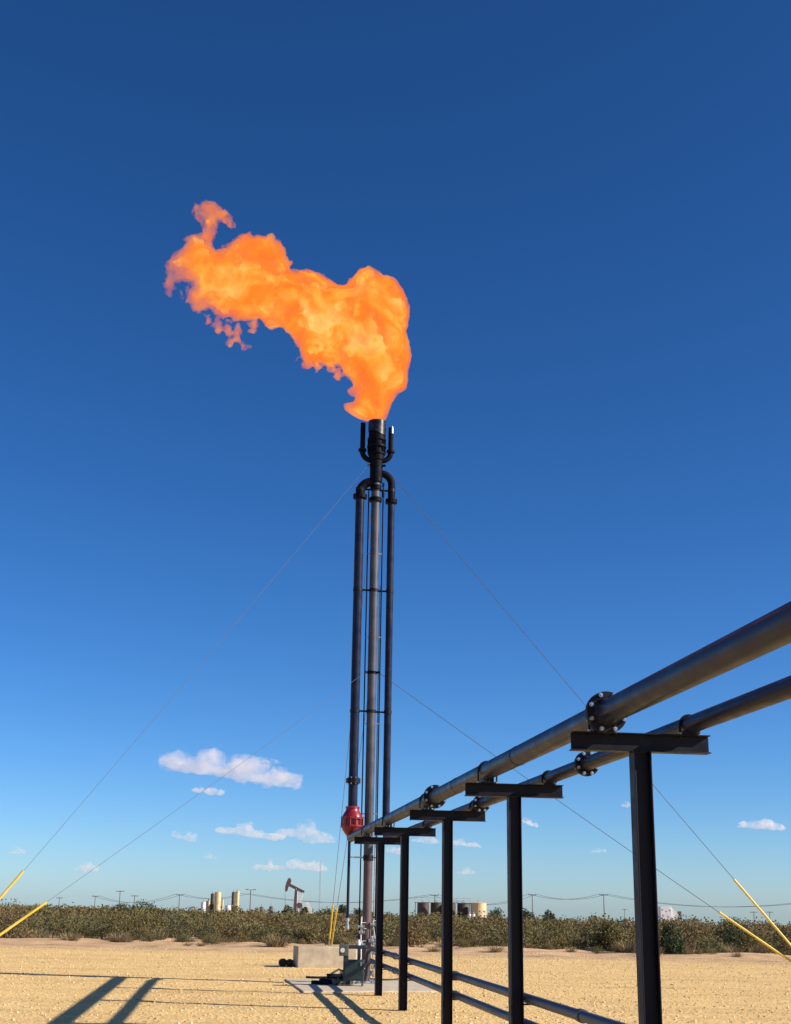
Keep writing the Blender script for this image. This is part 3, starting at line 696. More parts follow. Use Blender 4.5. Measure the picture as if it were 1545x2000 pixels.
# ------------------------------------------------------------------ concrete block and hose by it
bl = on_z(580, 1890); br = on_z(662, 1888)
th_ = math.atan2(br[1] - bl[1], br[0] - bl[0]) * .3
m = MB(); m.box((0, 0, -.2), (1.55, .75, .51)); 
o = link('concrete_block', m.mesh('concrete_block'), M['block']); o.location = (bl[0], bl[1], 0); o.rotation_euler = (0, 0, th_)
b_ = o.modifiers.new('b', 'BEVEL'); b_.width = .03; b_.segments = 3
tag(o, 'low beige concrete block behind the flare stack on the gravel', 'concrete block')
hp = on_z(559, 1888)
e = thing('rolled_hose', (hp[0], hp[1], 0), 'small black roll of hose lying left of the concrete block', 'hose')
for x, r, a in ((-.09, .10, .2), (.09, .095, -.3)):
    m = MB(); 
    for k, yy in enumerate((-.05, 0, .05)):
        pts = [(x + yy * math.sin(a) + (r - .05) * math.cos(q) * math.cos(a), yy - .02 * k, r + (r - .05) * math.sin(q)) for q in np.linspace(0, 2 * math.pi, 21)]
        m.ring_path(pts, .05, 10, cap=False)
    part('coil', m, M['rubber'], e)
m = MB(); m.ring_path([(.1, -.05, .05), (.2, -.12, .03), (.32, -.14, .025)], .02, 8); part('hose_end', m, M['rubber'], e)

# ------------------------------------------------------------------ ignition panel and fittings on the pad
YP = 27.3
def pxz(px, py): p = at_y(px, py, YP); return p[0], p[2]
xa, za = pxz(663, 1845); xb, zb = pxz(716, 1846)
xc, _ = pxz(681, 1850); xd, zd = pxz(671, 1874); xe, ze = pxz(711, 1902); _, zf = pxz(690, 1867); _, zg = pxz(690, 1853)
xm = (xa + xb) / 2
e = thing('ignition_panel', (xm, YP, .028), 'dark teal ignition control cabinet standing at the foot of the flare stack', 'control cabinet')
def lx(x): return x - xm
def lz(z): return z - .028
m = MB(); m.box((lx(xa), -.12, lz(zf)), (lx(xc), .12, lz(za))); part('meter_housing', m, M['green_grey'], e, .01)
m = MB(); m.box((lx(xc) + .001, -.10, lz(zg)), (lx(xb), .10, lz(za) - .005)); part('hood', m, M['teal'], e, .008)
m = MB(); m.box((lx(xd), -.13, .10), (lx(xe), .13, lz(zd))); cab = part('cabinet', m, M['teal'], e, .01)
m = MB(); m.box((lx(xd) + .03, -.145, .13), (lx(xe) - .03, -.131, lz(zd) - .03)); part('door', m, M['teal'], cab, .005)
m = MB(); m.box((lx(xe) - .07, -.16, .38), (lx(xe) - .05, -.146, .46)); part('latch', m, M['zinc'], cab)
m = MB(); m.box((lx(xc) + .18, -.09, lz(zd)), (lx(xc) + .24, .09, lz(zg))); m.box((lx(xd), -.09, lz(zd)), (lx(xc), .09, lz(zf))); part('upright', m, M['teal'], e)
for x in (lx(xd) + .03, lx(xe) - .03):
    m = MB(); m.box((x - .02, -.1, 0), (x + .02, .1, .10)); part('foot', m, M['green_grey'], e)
m = MB(); m.cyl((lx(xb) - .16, 0, lz(za) - .005), (lx(xb) - .16, 0, lz(za) + .05), .04, n=12); m.cyl((lx(xb) - .16, 0, lz(za) + .05), (lx(xb) - .16, 0, lz(za) + .10), .03, n=12); part('breather', m, M['white'], e)
m = MB(); m.cyl((lx(xa) + .07, -.13, lz(za) - .1), (lx(xa) + .07, -.121, lz(za) - .1), .045, n=18); part('gauge', m, M['white'], e)

mp = on_z(698, 1914)
e = thing('valve_manifold', (mp[0], mp[1] - .15, .028), 'grey green valve manifold with hoses lying on the concrete by the cabinet', 'valve manifold'); e.scale = (1.0, 1.0, 1.1)
m = MB(); m.box((-.24, -.10, .02), (.18, .10, .16)); m.box((-.12, -.08, .16), (.10, .08, .22)); part('body', m, M['green_grey'], e, .015)
m = MB(); m.lathe((.16, -.02, .11), [(.05, 0), (.09, .01), (.09, .05), (.05, .06), (.05, .16), (.08, .17), (.08, .2)], 18, 'x'); part('filter', m, M['galv'], e)
for i, (x, y, z) in enumerate(((-.3, -.1, .10), (-.05, -.13, .25), (.14, -.14, .24), (.05, .05, .3))): valve(e, x, y, z, 1.1, 'galv' if i % 2 else 'green_grey')
for pts in ([(-.2, -.05, .1), (-.4, -.1, .18), (-.55, -.25, .1), (-.62, -.5, .03), (-.5, -.6, .025)], [(-.22, .05, .08), (-.45, 0, .05), (-.66, -.12, .025), (-.9, -.1, .02), (-1.1, -.02, .02)],
            [(.2, -.1, .06), (.3, -.32, .02), (.5, -.42, .015), (.75, -.34, .015), (.9, -.1, .02)], [(-.1, -.1, .06), (-.25, -.3, .02), (-.15, -.45, .015), (.1, -.36, .015)]):
    m = MB(); m.ring_path(pts, .022 if pts[0][0] < 0 else .014, 10); part('hose', m, M['rubber'], e)
gp = on_z(655, 1926)
e = thing('fitting_pile', (gp[0], gp[1], .028), 'small dark pile of pipe fittings on the concrete left of the valve manifold', 'pipe fittings'); e.scale = (1.2, 1.2, 1.2)
for i, (x, y, z, l, a, r) in enumerate(((-.1, 0, .05, .34, .3, .045), (.05, -.05, .05, .3, 1.1, .04), (.0, .05, .13, .3, .1, .04), (.18, .02, .045, .22, -.5, .04), (-.25, -.05, .035, .3, -.2, .03))):
    m = MB(); c, s_ = math.cos(a) * l / 2, math.sin(a) * l / 2
    m.cyl((x - c, y - s_, z), (x + c, y + s_, z), r, n=14); m.cyl((x + c * .7, y + s_ * .7, z), (x + c, y + s_, z), r * 1.35, n=14)
    part('pipe_fitting', m, M['green_grey'] if i % 2 else M['black'], e)

# ------------------------------------------------------------------ vegetation
def leaf_cloud(n, rx, ry, rz, z0, clumps, leaf, spread=.24, seed=0):
    g = np.random.default_rng(seed)
    cs = g.normal(size=(clumps, 3)); cs /= np.linalg.norm(cs, axis=1)[:, None]; cs *= (g.uniform(.15, 1, clumps) ** .5)[:, None]
    cs[:, 2] = np.abs(cs[:, 2]) * 1.0 - .05
    k = g.integers(0, clumps, n)
    p = cs[k] * .82 + np.clip(g.normal(0, 1, (n, 3)), -1.5, 1.5) * spread; p[:, 2] = np.abs(p[:, 2])
    p = p * np.array([rx, ry, rz]) + np.array([0, 0, z0])
    d = g.normal(size=(n, 3)); d[:, 2] += .5; d /= np.linalg.norm(d, axis=1)[:, None]
    e = np.cross(d, g.normal(size=(n, 3))); e /= np.linalg.norm(e, axis=1)[:, None]
    f = np.cross(d, e); s = leaf * g.uniform(.6, 1.5, n)[:, None]
    V = np.stack([p - e * s - f * s * .45, p + e * s - f * s * .6, p + e * s * .9 + f * s * .5, p - e * s * .8 + f * s * .6], 1).reshape(-1, 3)
    return V, np.arange(4 * n).reshape(n, 4), cs * np.array([rx, ry, rz]) * .82 + np.array([0, 0, z0])
def stems(cs, r0, n, base=.12, seed=0):
    g = np.random.default_rng(seed); m = MB()
    for c in cs[g.permutation(len(cs))[:n]]:
        b = np.array([g.normal(0, base), g.normal(0, base), -.15]); mid = b + (c - b) * .5 + g.normal(0, .08, 3)
        m.ring_path([b, mid, c], [r0, r0 * .7, r0 * .3], 5, cap=False)
    return m
bush_protos = []
LK = [1, 2, 3, 1, 0, 2, 1]                          # which leaf colour each bush shape has
for i in range(7):
    g = random.Random(50 + i)
    rx, ry, rz = g.uniform(.75, 1.2), g.uniform(.75, 1.1), g.uniform(.75, 1.25)
    V, Fq, cs = leaf_cloud(1500, rx, ry, rz, .06, 26, .030, .19, 100 + i)
    fo = np_mesh('foliage', V, Fq); fo.materials.append(M['leaf'][LK[i]])
    st = stems(cs, .022, 9, seed=i).mesh('stems'); st.materials.append(M['bark'])
    V3, F3, _ = leaf_cloud(270, rx, ry, rz, .06, 18, .060, .19, 300 + i)
    bush_protos.append((fo, st, (V3, F3)))
def new_bush(mesh_i, x, y, s, sz, rz, label, name='scrub_bush', cat='bush', group='scrub bushes along the edge of the pad'):
    e = thing(name, (x, y, tz(x, y)), label, cat, group, rz); e.scale = (s, s, sz)
    link('foliage', bush_protos[mesh_i][0], None, e); link('stems', bush_protos[mesh_i][1], None, e)
    return e
kinds = ['pale olive', 'olive green', 'grey green', 'brownish']
def px_of(p):
    d = Vector(p) - Vector(CAM); z_ = -d.dot(_B); return 772.5 + F_PX * d.dot(_X) / z_, 1000 - F_PX * d.dot(_U) / z_
SECT = [(100, 'behind the yellow sleeves at the left edge'), (215, 'left of the rounded tree'), (350, 'below the rounded tree'), (480, 'below the far vessels'), (560, 'left of the pump jack'), (650, 'above the concrete block'), (735, 'behind the flare stack foot'),
        (790, 'between the two farthest supports'), (872, 'between the third and fourth supports'), (1005, 'between the second and third supports'), (1130, 'right of the second support'), (1255, 'left of the nearest support'), (1400, 'right of the nearest support'), (9999, 'behind the yellow sleeves at the right edge')]
def sector(x, y):
    u = px_of((x, y, tz(x, y)))[0]
    return next(t for lim, t in SECT if u < lim)
cnt = 0; tries = 0; spots = []
while cnt < 262 and tries < 20000:
    tries += 1
    y = 46 + 46 * random.random() ** 1.25; x = random.uniform(-.335, .335) * y
    front = 52.5 - .22 * x + 3.4 * float(perlin(np.array([x * .22, .5, .5])))
    if y < front: continue
    if any((x - a) ** 2 + (y - b) ** 2 < (1.05 + .018 * (y - 46)) ** 2 for a, b in spots): continue
    spots.append((x, y))
    small = 1 if y > front + 3 else random.uniform(.55, .95)
    k = random.randrange(7); s = random.uniform(.8, 1.35) * small
    row = 'front row' if y < front + 3 else 'middle row' if y < front + 11 else 'back row'
    new_bush(k, x, y, s, s * random.uniform(.8, 1.15), random.uniform(0, 6.28), '%s %s scrub bush in %s %s' % ('small' if s < .9 else 'large' if s > 1.15 else 'medium', kinds[LK[k]], row, sector(x, y))); cnt += 1
while cnt < 294:                                       # small shrubs that stray onto the dirt strip
    x = random.uniform(-18, 15); y = 50.6 - .2 * x + random.uniform(-1.5, 4)
    k = random.randrange(7); s = random.uniform(.22, .5)
    new_bush(k, x, y, s, s * random.uniform(.7, 1.0), random.uniform(0, 6.28), 'tiny %s scrub bush on the dirt %s' % (kinds[LK[k]], sector(x, y))); cnt += 1
# farther scrub reads as one mass
VV = []; FF = [[], [], [], []]; nb = [0] * 4; VVs = [[], [], [], []]
def field(n, y0, y1, sc0, sc1):
    for _ in range(n):
        y = math.sqrt(random.uniform(y0 ** 2, y1 ** 2)); x = random.uniform(-.40, .40) * y
        k = random.randrange(7); V, Fq = bush_protos[k][2]; s = random.uniform(sc0, sc1); a = random.uniform(0, 6.28); c, s_ = math.cos(a), math.sin(a)
        W = np.stack([V[:, 0] * c - V[:, 1] * s_, V[:, 0] * s_ + V[:, 1] * c, V[:, 2] * random.uniform(.75, 1.1)], -1) * s + np.array([x, y, tz(x, y)])
        q = LK[k]; VVs[q].append(W); FF[q].append(Fq + nb[q]); nb[q] += len(W)
field(1300, 84, 180, .85, 1.5)
field(1100, 180, 420, 1.1, 1.9)
field(300, 420, 1400, 1.6, 3.0)
off_ = np.cumsum([0] + nb)
me = np_mesh('scrub', np.concatenate([np.concatenate(v) for v in VVs]), np.concatenate([np.concatenate(FF[q]) + off_[q] for q in range(4)]))
for q in range(4): me.materials.append(M['leaf'][q])
me.polygons.foreach_set('material_index', np.concatenate([np.full(sum(len(f) for f in FF[q]), q, np.int32) for q in range(4)]))
tag(link('scrub', me), 'low desert scrub covering the plain out to the horizon', 'scrub', kind='stuff')
# dry grass tufts on the dirt strip
def tuft_mesh(seed, n=110, h=.30):
    g = np.random.default_rng(seed); V = []; F = []
    for i in range(n):
        a = g.uniform(0, 6.28); b = np.array([math.cos(a), math.sin(a), 0]) * g.uniform(0, .22); t = b + np.array([math.cos(a) * g.uniform(.05, .35), math.sin(a) * g.uniform(.05, .35), h * g.uniform(.4, 1.1)])
        s = np.array([-math.sin(a), math.cos(a), 0]) * .012; V += [b - s, b + s, t + s * .3, t - s * .3]; F.append((4 * i, 4 * i + 1, 4 * i + 2, 4 * i + 3))
    me = np_mesh('dry_grass', np.array(V), np.array(F)); me.materials.append(M['straw']); return me
tm = [tuft_mesh(i) for i in range(4)]
for i in range(70):
    x = random.uniform(-19, 16); y = 51.5 - .21 * x + random.uniform(-4.5, 4.0)
    if y + .17 * x < 47: continue
    o = link('grass_tuft', tm[i % 4]); o.location = (x, y, tz(x, y) - .02); s = random.uniform(.5, 1.5); o.scale = (s * 1.2, s * 1.2, s); o.rotation_euler = (0, 0, random.uniform(0, 6))
    tag(o, random.choice(['dry straw grass tuft on the dirt ', 'dead grass clump on the dirt ']) + sector(x, y), 'grass tuft', 'dry grass tufts on the dirt strip')
# bushes that stand out
def big_bush(px_, py_, Y, w_px, h_px, mat, label, seed, name='scrub_bush', n=3600, leaf=.033, nst=16):
    k = F_PX / Y; x = float(at_y(px_, py_, Y)[0]); z = tz(x, Y); rx, rz = w_px / k / 2, h_px / k
    e = thing(name, (x, Y, z), label, 'bush', 'bushes that stand out of the scrub')
    V, Fq, cs = leaf_cloud(n, rx * .85, rx * .75, rz * .82, .05, 34, leaf, .17, seed)
    link('foliage', np_mesh('foliage', V, Fq), mat, e); link('stems', stems(cs, .03, nst, .2, seed).mesh('stems'), M['bark'], e)
big_bush(1312, 1868, 47.5, 70, 74, M['dark_leaf'], 'dark green rounded bush just right of the nearest support post', 801)
big_bush(1440, 1870, 56, 130, 70, M['dark_leaf'], 'broad dark bush behind the yellow sleeves at the right edge', 802)
big_bush(16, 1834, 54, 150, 92, M['leaf'][3], 'tall brown twiggy bush behind the yellow sleeves at the left edge', 803, n=1500, nst=34)
big_bush(1190, 1870, 52, 80, 70, M['leaf'][1], 'olive bush just left of the nearest support post', 804)
big_bush(490, 1845, 60, 70, 50, M['leaf'][1], 'olive bush at the front of the scrub left of the concrete block', 805)
def tree(px_, ytop, ybase, Y, w_px, label, seed, mat=None):
    k = F_PX / Y; b = at_y(px_, ybase, Y); x = float(b[0]); zt = float(at_y(px_, ytop, Y)[2]); z = tz(x, Y); h = max(zt - z, 1.5); rx = w_px / k / 2
    e = thing('tree', (x, Y, z), label, 'tree', 'small trees standing above the scrub')
    V, Fq, cs = leaf_cloud(900, rx, rx * .9, h * .58, h * .40, 18, .10 * Y / 220, .22, seed)
    link('crown', np_mesh('crown', V, Fq), mat or M['dark_leaf'], e)
    m = MB(); m.ring_path([(0, 0, -.3), (.05 * h, 0, h * .25), (.02, .05, h * .5)], [.16, .12, .07], 7)
    for c in cs[:6]: m.ring_path([(.05 * h, 0, h * .25), tuple((np.array([.05 * h, 0, h * .3]) + c) / 2), tuple(c)], [.09, .06, .03], 5, cap=False)
    part('trunk', m, M['bark'], e)
for a in [(276, 1757, 1790, 150, 62, 'rounded dark tree rising above the scrub at left', 901), (232, 1763, 1790, 165, 40, 'low dark tree just left of the rounded tree at left', 902),
          (700, 1772, 1800, 200, 34, 'small dark tree right behind the flare stack foot', 903), (640, 1769, 1795, 230, 62, 'broad low tree behind the yellow back sleeves', 904), (562, 1766, 1785, 240, 26, 'small tree at the foot of the pump jack', 905), (594, 1768, 1785, 238, 14, 'narrow small tree under the pump jack rear end', 906),
          (968, 1774, 1800, 240, 36, 'small tree just right of the tan tank', 907), (1026, 1772, 1802, 240, 36, 'open light tree by the utility pole beyond the second support', 908), (1071, 1777, 1803, 235, 26, 'round topped small tree alone between the first and second supports', 909),
          (1162, 1789, 1810, 200, 40, 'low tree left of the tall bare pole', 910), (668, 1765, 1795, 245, 22, 'pale green tree behind the drain pipe', 911), (1430, 1789, 1815, 150, 60, 'wide dark low tree between the two right sleeves', 912), (1510, 1801, 1818, 200, 40, 'low dark tree at the right edge of the horizon', 913)]:
    tree(*a)

# ------------------------------------------------------------------ far oil field equipment
def gz(x, Y): return tz(x, Y)
def far(px_, Y): 
    x = float(at_y(px_, 1780, Y)[0]); return x, gz(x, Y), F_PX / Y
def top_z(px_, py_, Y): return float(at_y(px_, py_, Y)[2])
# pump jack
YJ = 290.0; xj, zj, kj = far(580, YJ)
e = thing('pump_jack', (xj, YJ, zj), 'dark nodding pump jack with white base above the scrub', 'pump jack')
def J(px_, py_): p = at_y(px_, py_, YJ); return (float(p[0]) - xj, 0.0, float(p[2]) - zj)
def jb(name, a, b, w_, h_, mat, dy=0.0, parent=e):
    A, B = Vector(J(*a)), Vector(J(*b)); A.y = B.y = dy
    mm = MB(); mm.bar(A, B, w_, h_); return part(name, mm, M[mat], parent)
jb('walking_beam', (563, 1727), (594, 1743), .5, .62, 'darkred')
hm = MB()
pp = [Vector(J(*q)) for q in ((566, 1714), (569, 1719), (567, 1728), (563, 1733), (561, 1741), (557, 1741), (557, 1732), (560, 1722), (563, 1716))]
Vh = [(p.x, -.3, p.z) for p in pp] + [(p.x, .3, p.z) for p in pp]; nh = len(pp)
hm.add(Vh, [tuple(range(nh)), tuple(range(2 * nh - 1, nh - 1, -1))] + [(i, nh + i, nh + (i + 1) % nh, (i + 1) % nh) for i in range(nh)]); part('horse_head', hm, M['darkred'], e)
for dy in (-.8, .8):
    jb('samson_leg', (578, 1735), (573, 1790), .3, .3, 'white', dy); jb('samson_leg', (578, 1735), (585, 1790), .3, .3, 'white', dy)
    jb('pitman_arm', (592, 1743), (584, 1768), .22, .24, 'white', dy * .9)
jb('ladder', (579, 1738), (577, 1786), .5, .12, 'darkred', -1.0)
jb('polished_rod', (557, 1741), (557, 1790), .08, .08, 'galv')
cw = MB(); c0 = J(585, 1768); cw.cyl((c0[0], -1.0, c0[2]), (c0[0], -.6, c0[2]), .55, n=14); cw.cyl((c0[0], .6, c0[2]), (c0[0], 1.0, c0[2]), .55, n=14); part('counterweight', cw, M['darkred'], e)
jb('belt_guard', (598, 1763), (610, 1784), .5, .75, 'white', -.9)
jb('gear_box', (580, 1776), (592, 1776), 1.0, 1.4, 'white')
mm = MB(); a0, a1 = J(556, 1795), J(613, 1795); mm.box((a0[0], -1.0, 0), (a1[0], 1.0, .5)); part('skid', mm, M['white'], e)
jb('motor', (600, 1783), (607, 1783), .8, .8, 'white')

def tank(px0, px1, pytop, Y, mat, label, group, dome=.12, ladder=True, name='storage_tank', cat='tank'):
    x0 = float(at_y(px0, pytop, Y)[0]); x1 = float(at_y(px1, pytop, Y)[0]); x = (x0 + x1) / 2; r = (x1 - x0) / 2; z = gz(x, Y); h = top_z((px0 + px1) / 2, pytop, Y) - z
    e = thing(name, (x, Y, z), label, cat, group)
    m = MB(); m.lathe((0, 0, 0), [(r, -.3), (r, h * .33), (r * 1.012, h * .335), (r * 1.012, h * .345), (r, h * .35), (r, h * .66), (r * 1.012, h * .665), (r * 1.012, h * .675), (r, h * .68), (r, h)], 32); part('shell', m, M[mat], e)
    m = MB(); m.lathe((0, 0, 0), [(r * 1.02, h), (r * 1.02, h + .05), (r * .5, h + dome * r), (.1, h + dome * r * 1.3)], 32); part('roof', m, M[mat], e)
    m = MB(); m.cyl((0, 0, h + dome * r), (0, 0, h + dome * r + .5), .12, n=10); part('vent', m, M['galv'], e)
    if ladder:
        m = MB()
        for s_ in (-.2, .2): m.bar((s_, -r - .12, .2), (s_, -r - .12, h + .3), .05, .05)
        for zz_ in np.arange(.4, h, .45): m.bar((-.2, -r - .12, zz_), (.2, -r - .12, zz_), .04, .04)
        part('ladder', m, M[mat], e)
    return e, x, r, z, h
YT = 310.0
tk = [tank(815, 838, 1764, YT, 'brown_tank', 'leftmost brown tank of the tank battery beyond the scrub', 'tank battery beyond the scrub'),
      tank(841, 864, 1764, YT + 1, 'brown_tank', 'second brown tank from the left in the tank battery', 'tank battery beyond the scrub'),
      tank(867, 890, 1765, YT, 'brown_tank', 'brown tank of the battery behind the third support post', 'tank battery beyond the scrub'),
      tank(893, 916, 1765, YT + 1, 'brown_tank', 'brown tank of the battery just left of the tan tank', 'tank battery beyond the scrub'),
      tank(919, 950, 1764, YT - 2, 'tan_tank', 'sunlit tan tank at the right end of the tank battery', 'tank battery beyond the scrub')]
xw0, xw1 = tk[0][1] - 2, tk[3][1] + 1.5; zw = tk[0][3] + tk[0][4] + .1
e = thing('tank_walkway', (xw0, YT - 2.2, tk[0][3]), 'thin grey catwalk with railing along the brown tanks', 'catwalk')
hW = zw - tk[0][3]; Lw = xw1 - xw0
m = MB(); m.box((0, -.4, hW), (Lw, .4, hW + .12)); part('deck', m, M['darkred'], e)
m = MB(); m.bar((0, -.4, hW + 1.1), (Lw, -.4, hW + 1.1), .06, .06); m.bar((0, -.4, hW + .6), (Lw, -.4, hW + .6), .04, .04)
part('handrail', m, M['galv'], e)
for i in range(9):
    m = MB(); m.bar((Lw * i / 8, -.4, hW + .12), (Lw * i / 8, -.4, hW + 1.1), .05, .05); part('rail_post', m, M['galv'], e)
for xx in (0.2, Lw / 2, Lw - .2):
    m = MB(); m.bar((xx, 0, -.3), (xx, 0, hW), .14, .14); part('leg', m, M['darkred'], e)
for px_, lab in ((917, 'left one of two small white drums in front of the tan tank'), (925, 'right one of two small white drums in front of the tan tank')):
    tank(px_ - 3, px_ + 3, 1786, YT - 12, 'white', lab, 'white drums by the tan tank', .2, False, 'drum', 'drum')
YV = 340.0
vsl = 'separator vessels beyond the scrub at left'
tank(412, 419.5, 1746, YV + 2, 'brown_tank', 'dark slim vessel built as the shaded left half of the tallest cream vessel', vsl, .25, False, 'separator_vessel', 'vessel')  # brown vessel stands in for the shade on the cream vessel's left half
tank(420, 432, 1743, YV, 'tan_tank', 'tallest cream vertical vessel of the far plant at left', vsl, .25, True, 'separator_vessel', 'vessel')
tank(433, 437, 1758, YV - 3, 'tan_tank', 'short slim cream vessel right against the tallest vessel', vsl, .25, False, 'separator_vessel', 'vessel')
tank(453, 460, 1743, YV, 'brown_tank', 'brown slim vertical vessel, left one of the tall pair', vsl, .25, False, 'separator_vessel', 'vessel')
tank(460.5, 468, 1741, YV + 1, 'tan_tank', 'tan slim vertical vessel, right one of the tall pair', vsl, .25, True, 'separator_vessel', 'vessel')
tank(393, 402, 1762, YV + 4, 'white', 'low white tank at the left end of the far plant', vsl, .12, False, 'separator_vessel', 'vessel')
tank(402.5, 412, 1760, YV + 2, 'tan_tank', 'low cream tank left of the dark slim vessel', vsl, .12, False, 'separator_vessel', 'vessel')
tank(440, 451, 1769, YV + 5, 'white', 'low white tank between the tall vessels', vsl, .12, False, 'separator_vessel', 'vessel')
for px_, py_, lab in ((511, 1772, 'small green wellhead tank left of the pump jack'), (530, 1771, 'small pale green tank nearer to the pump jack')):
    tank(px_ - 4, px_ + 4, py_, 300, 'green_grey', lab, 'small tanks left of the pump jack', .2, False, 'small_tank', 'tank')
def pole(px_, ytop, Y, label, arms=(1,), r=.15, lamp=False, name='utility_pole', cat='utility pole', group='utility poles along the horizon'):
    x, z, k = far(px_, Y); h = top_z(px_, ytop, Y) - z
    e = thing(name, (x, Y, z), label, cat, group)
    m = MB(); m.ring_path([(0, 0, -.5), (0, 0, h)], [r, r * .7], 10); part('mast', m, M['wood'], e)
    for a in arms:
        m = MB(); m.bar((-1.2, 0, h - .3 * a), (1.2, 0, h - .3 * a), .14, .16); c = part('crossarm', m, M['wood'], e)
        m = MB()
        for q in (-1.1, -.5, .5, 1.1): m.cyl((q, 0, h - .3 * a + .08), (q, 0, h - .3 * a + .3), .06, n=8)
        part('insulator', m, M['galv'], c)
    if lamp:
        for s_ in (-1, 1):
            m = MB(); m.bar((0, 0, h), (s_ * .9, 0, h + .1), .1, .1); m.box((s_ * .9 - .35, -.25, h - .05), (s_ * .9 + .35, .25, h + .2)); part('lamp_head', m, M['galv'], e)
    return x, Y, z + h
PL = [(114, 1752, 480), (184, 1749, 470), (232, 1739, 400), (261, 1748, 430), (349, 1746, 420), (849, 1747, 400), (1040, 1746, 400), (1180, 1746, 380), (1220, 1775, 600), (1472, 1780, 450), (1503, 1780, 470)]
pl_lab = ['faint far pole at the left beside the thin pole line', 'thin utility pole standing left of the rounded tree', 'tallest thin pole just left of the rounded tree', 'short pole behind the rounded tree', 'utility pole midway between the rounded tree and the far plant',
          'utility pole rising behind the brown tanks', 'utility pole between the second support and the round topped tree', 'taller bare pole just left of the nearest support', 'short faint pole close to the left of the nearest support', 'short pole just left of the last pole at the right edge', 'last pole at the right edge of the horizon']
tops = {}
for (a, b, c), lab in zip(PL, pl_lab): tops[a] = pole(a, b, c, lab)
pole(488, 1738, 330, 'light pole with two lamp heads between the vessels and the pump jack', (), .14, True, 'light_pole', 'light pole', None)
def wire(p, q, sag, label, name='power_line'):
    e = thing(name, p, label, 'power line', 'power lines along the horizon')
    for dx, dz in ((-1.1, 0), (1.1, 0)):
        m = MB(); d = Vector(q) - Vector(p)
        m.ring_path([tuple(d * t + Vector((dx, 0, dz - sag * 4 * t * (1 - t)))) for t in np.linspace(0, 1, 13)], .045, 5); part('wire', m, M['cable'], e)
ends = lambda px_, py_, Y: tuple(float(v) for v in at_y(px_, py_, Y))
wire(tops[849], tops[1040], 3.0, 'sagging power line between the tank pole and the next pole right')
wire(tops[1040], tops[1180], 1.5, 'sagging power line between the two poles behind the second support')
wire(tops[1180], ends(1640, 1752, 360), 3.0, 'long power line from the bare pole to the right edge')
wire(ends(480, 1745, 420), tops[849], 2.5, 'faint power line running behind the flare stack')
wire(tops[349], ends(480, 1745, 420), 1.5, 'faint power line passing the far plant')
wire(tops[184], tops[349], 2.5, 'faint power line over the rounded tree at left')
# radio mast
x, z, k = far(623, 700); hM = top_z(623, 1681, 700) - z
e = thing('radio_mast', (x, 700, z), 'tall thin radio mast right of the pump jack', 'radio mast')
for a in range(3):
    m = MB(); c, s_ = math.cos(a * 2.094), math.sin(a * 2.094); m.bar((c * .3, s_ * .3, -.5), (c * .3, s_ * .3, hM), .1, .1); part('leg', m, M['galv'], e)
m = MB()
for i in range(int(hM / 1.2)):
    for a in range(3):
        p = [(math.cos(q * 2.094) * .3, math.sin(q * 2.094) * .3) for q in (a, a + 1)]; m.bar((*p[0], i * 1.2), (*p[1], i * 1.2 + 1.2), .06, .06)
part('lattice', m, M['galv'], e)
# white unit right of the nearest post
x, z, k = far(1304, 280); zt = top_z(1304, 1771, 280) - z
e = thing('equipment_skid', (x, 280, z), 'white stepped equipment skid beyond the scrub right of the nearest post', 'equipment skid')
m = MB(); m.box((-1.7, -1.2, .3), (.6, 1.2, zt)); part('housing', m, M['white'], e, .03)
m = MB(); V_ = [(.6, zt - .2), (1.7, zt - 1.1), (1.9, .3), (.6, .3)]
m.add([(a, -1.0, b) for a, b in V_] + [(a, 1.0, b) for a, b in V_], [(3, 2, 1, 0), (4, 5, 6, 7), (0, 1, 5, 4), (1, 2, 6, 5), (2, 3, 7, 6), (3, 0, 4, 7)]); part('sloped_cover', m, M['white'], e)
for i, (a, b) in enumerate(((-1.3, zt - .6), (-.5, zt - .9), (.2, zt - .7), (-1.2, zt - 1.7), (-.2, zt - 1.9))):
    m = MB(); m.box((a - .16, -1.22, b - .14), (a + .16, -1.195, b + .14)); part('hatch', m, M['galv'], e)
m = MB(); m.box((-2, -1.1, -.2), (2.1, 1.1, .3)); part('skid_frame', m, M['galv'], e)
x, z, k = far(1327, 285); zt = top_z(1327, 1780, 285) - z
e = thing('well_pump', (x, 285, z), 'small dark well pump beside the white equipment skid', 'pump')
m = MB(); m.bar((-.6, 0, 0), (0, 0, zt), .2, .2); m.bar((.7, 0, 0), (0, 0, zt), .2, .2); part('stand', m, M['darkred'], e)
m = MB(); m.box((-.35, -.3, zt - .5), (.35, .3, zt)); part('head', m, M['darkred'], e)
m = MB(); m.box((-.9, -.5, -.2), (2.2, .5, .5)); part('base', m, M['white'], e)

# ------------------------------------------------------------------ clouds
def cloud_mat(name, dens):
    m = bpy.data.materials.new(name); m.use_nodes = True; t = m.node_tree; t.nodes.clear(); L = t.links.new
    out = t.nodes.new('ShaderNodeOutputMaterial'); v = t.nodes.new('ShaderNodeVolumeScatter')
    v.inputs['Color'].default_value = (1, .985, .98, 1); v.inputs['Anisotropy'].default_value = .2
    tc = t.nodes.new('ShaderNodeTexCoord'); n = t.nodes.new('ShaderNodeTexNoise'); n.inputs['Scale'].default_value = .009; n.inputs['Detail'].default_value = 4
    L(tc.outputs['Object'], n.inputs['Vector'])
    r = t.nodes.new('ShaderNodeMapRange'); L(n.outputs['Fac'], r.inputs['Value']); r.inputs['From Min'].default_value = .38; r.inputs['From Max'].default_value = .62; r.inputs['To Min'].default_value = dens * .1; r.inputs['To Max'].default_value = dens * 1.5
    L(r.outputs[0], v.inputs['Density']); L(v.outputs[0], out.inputs['Volume'])
    return m
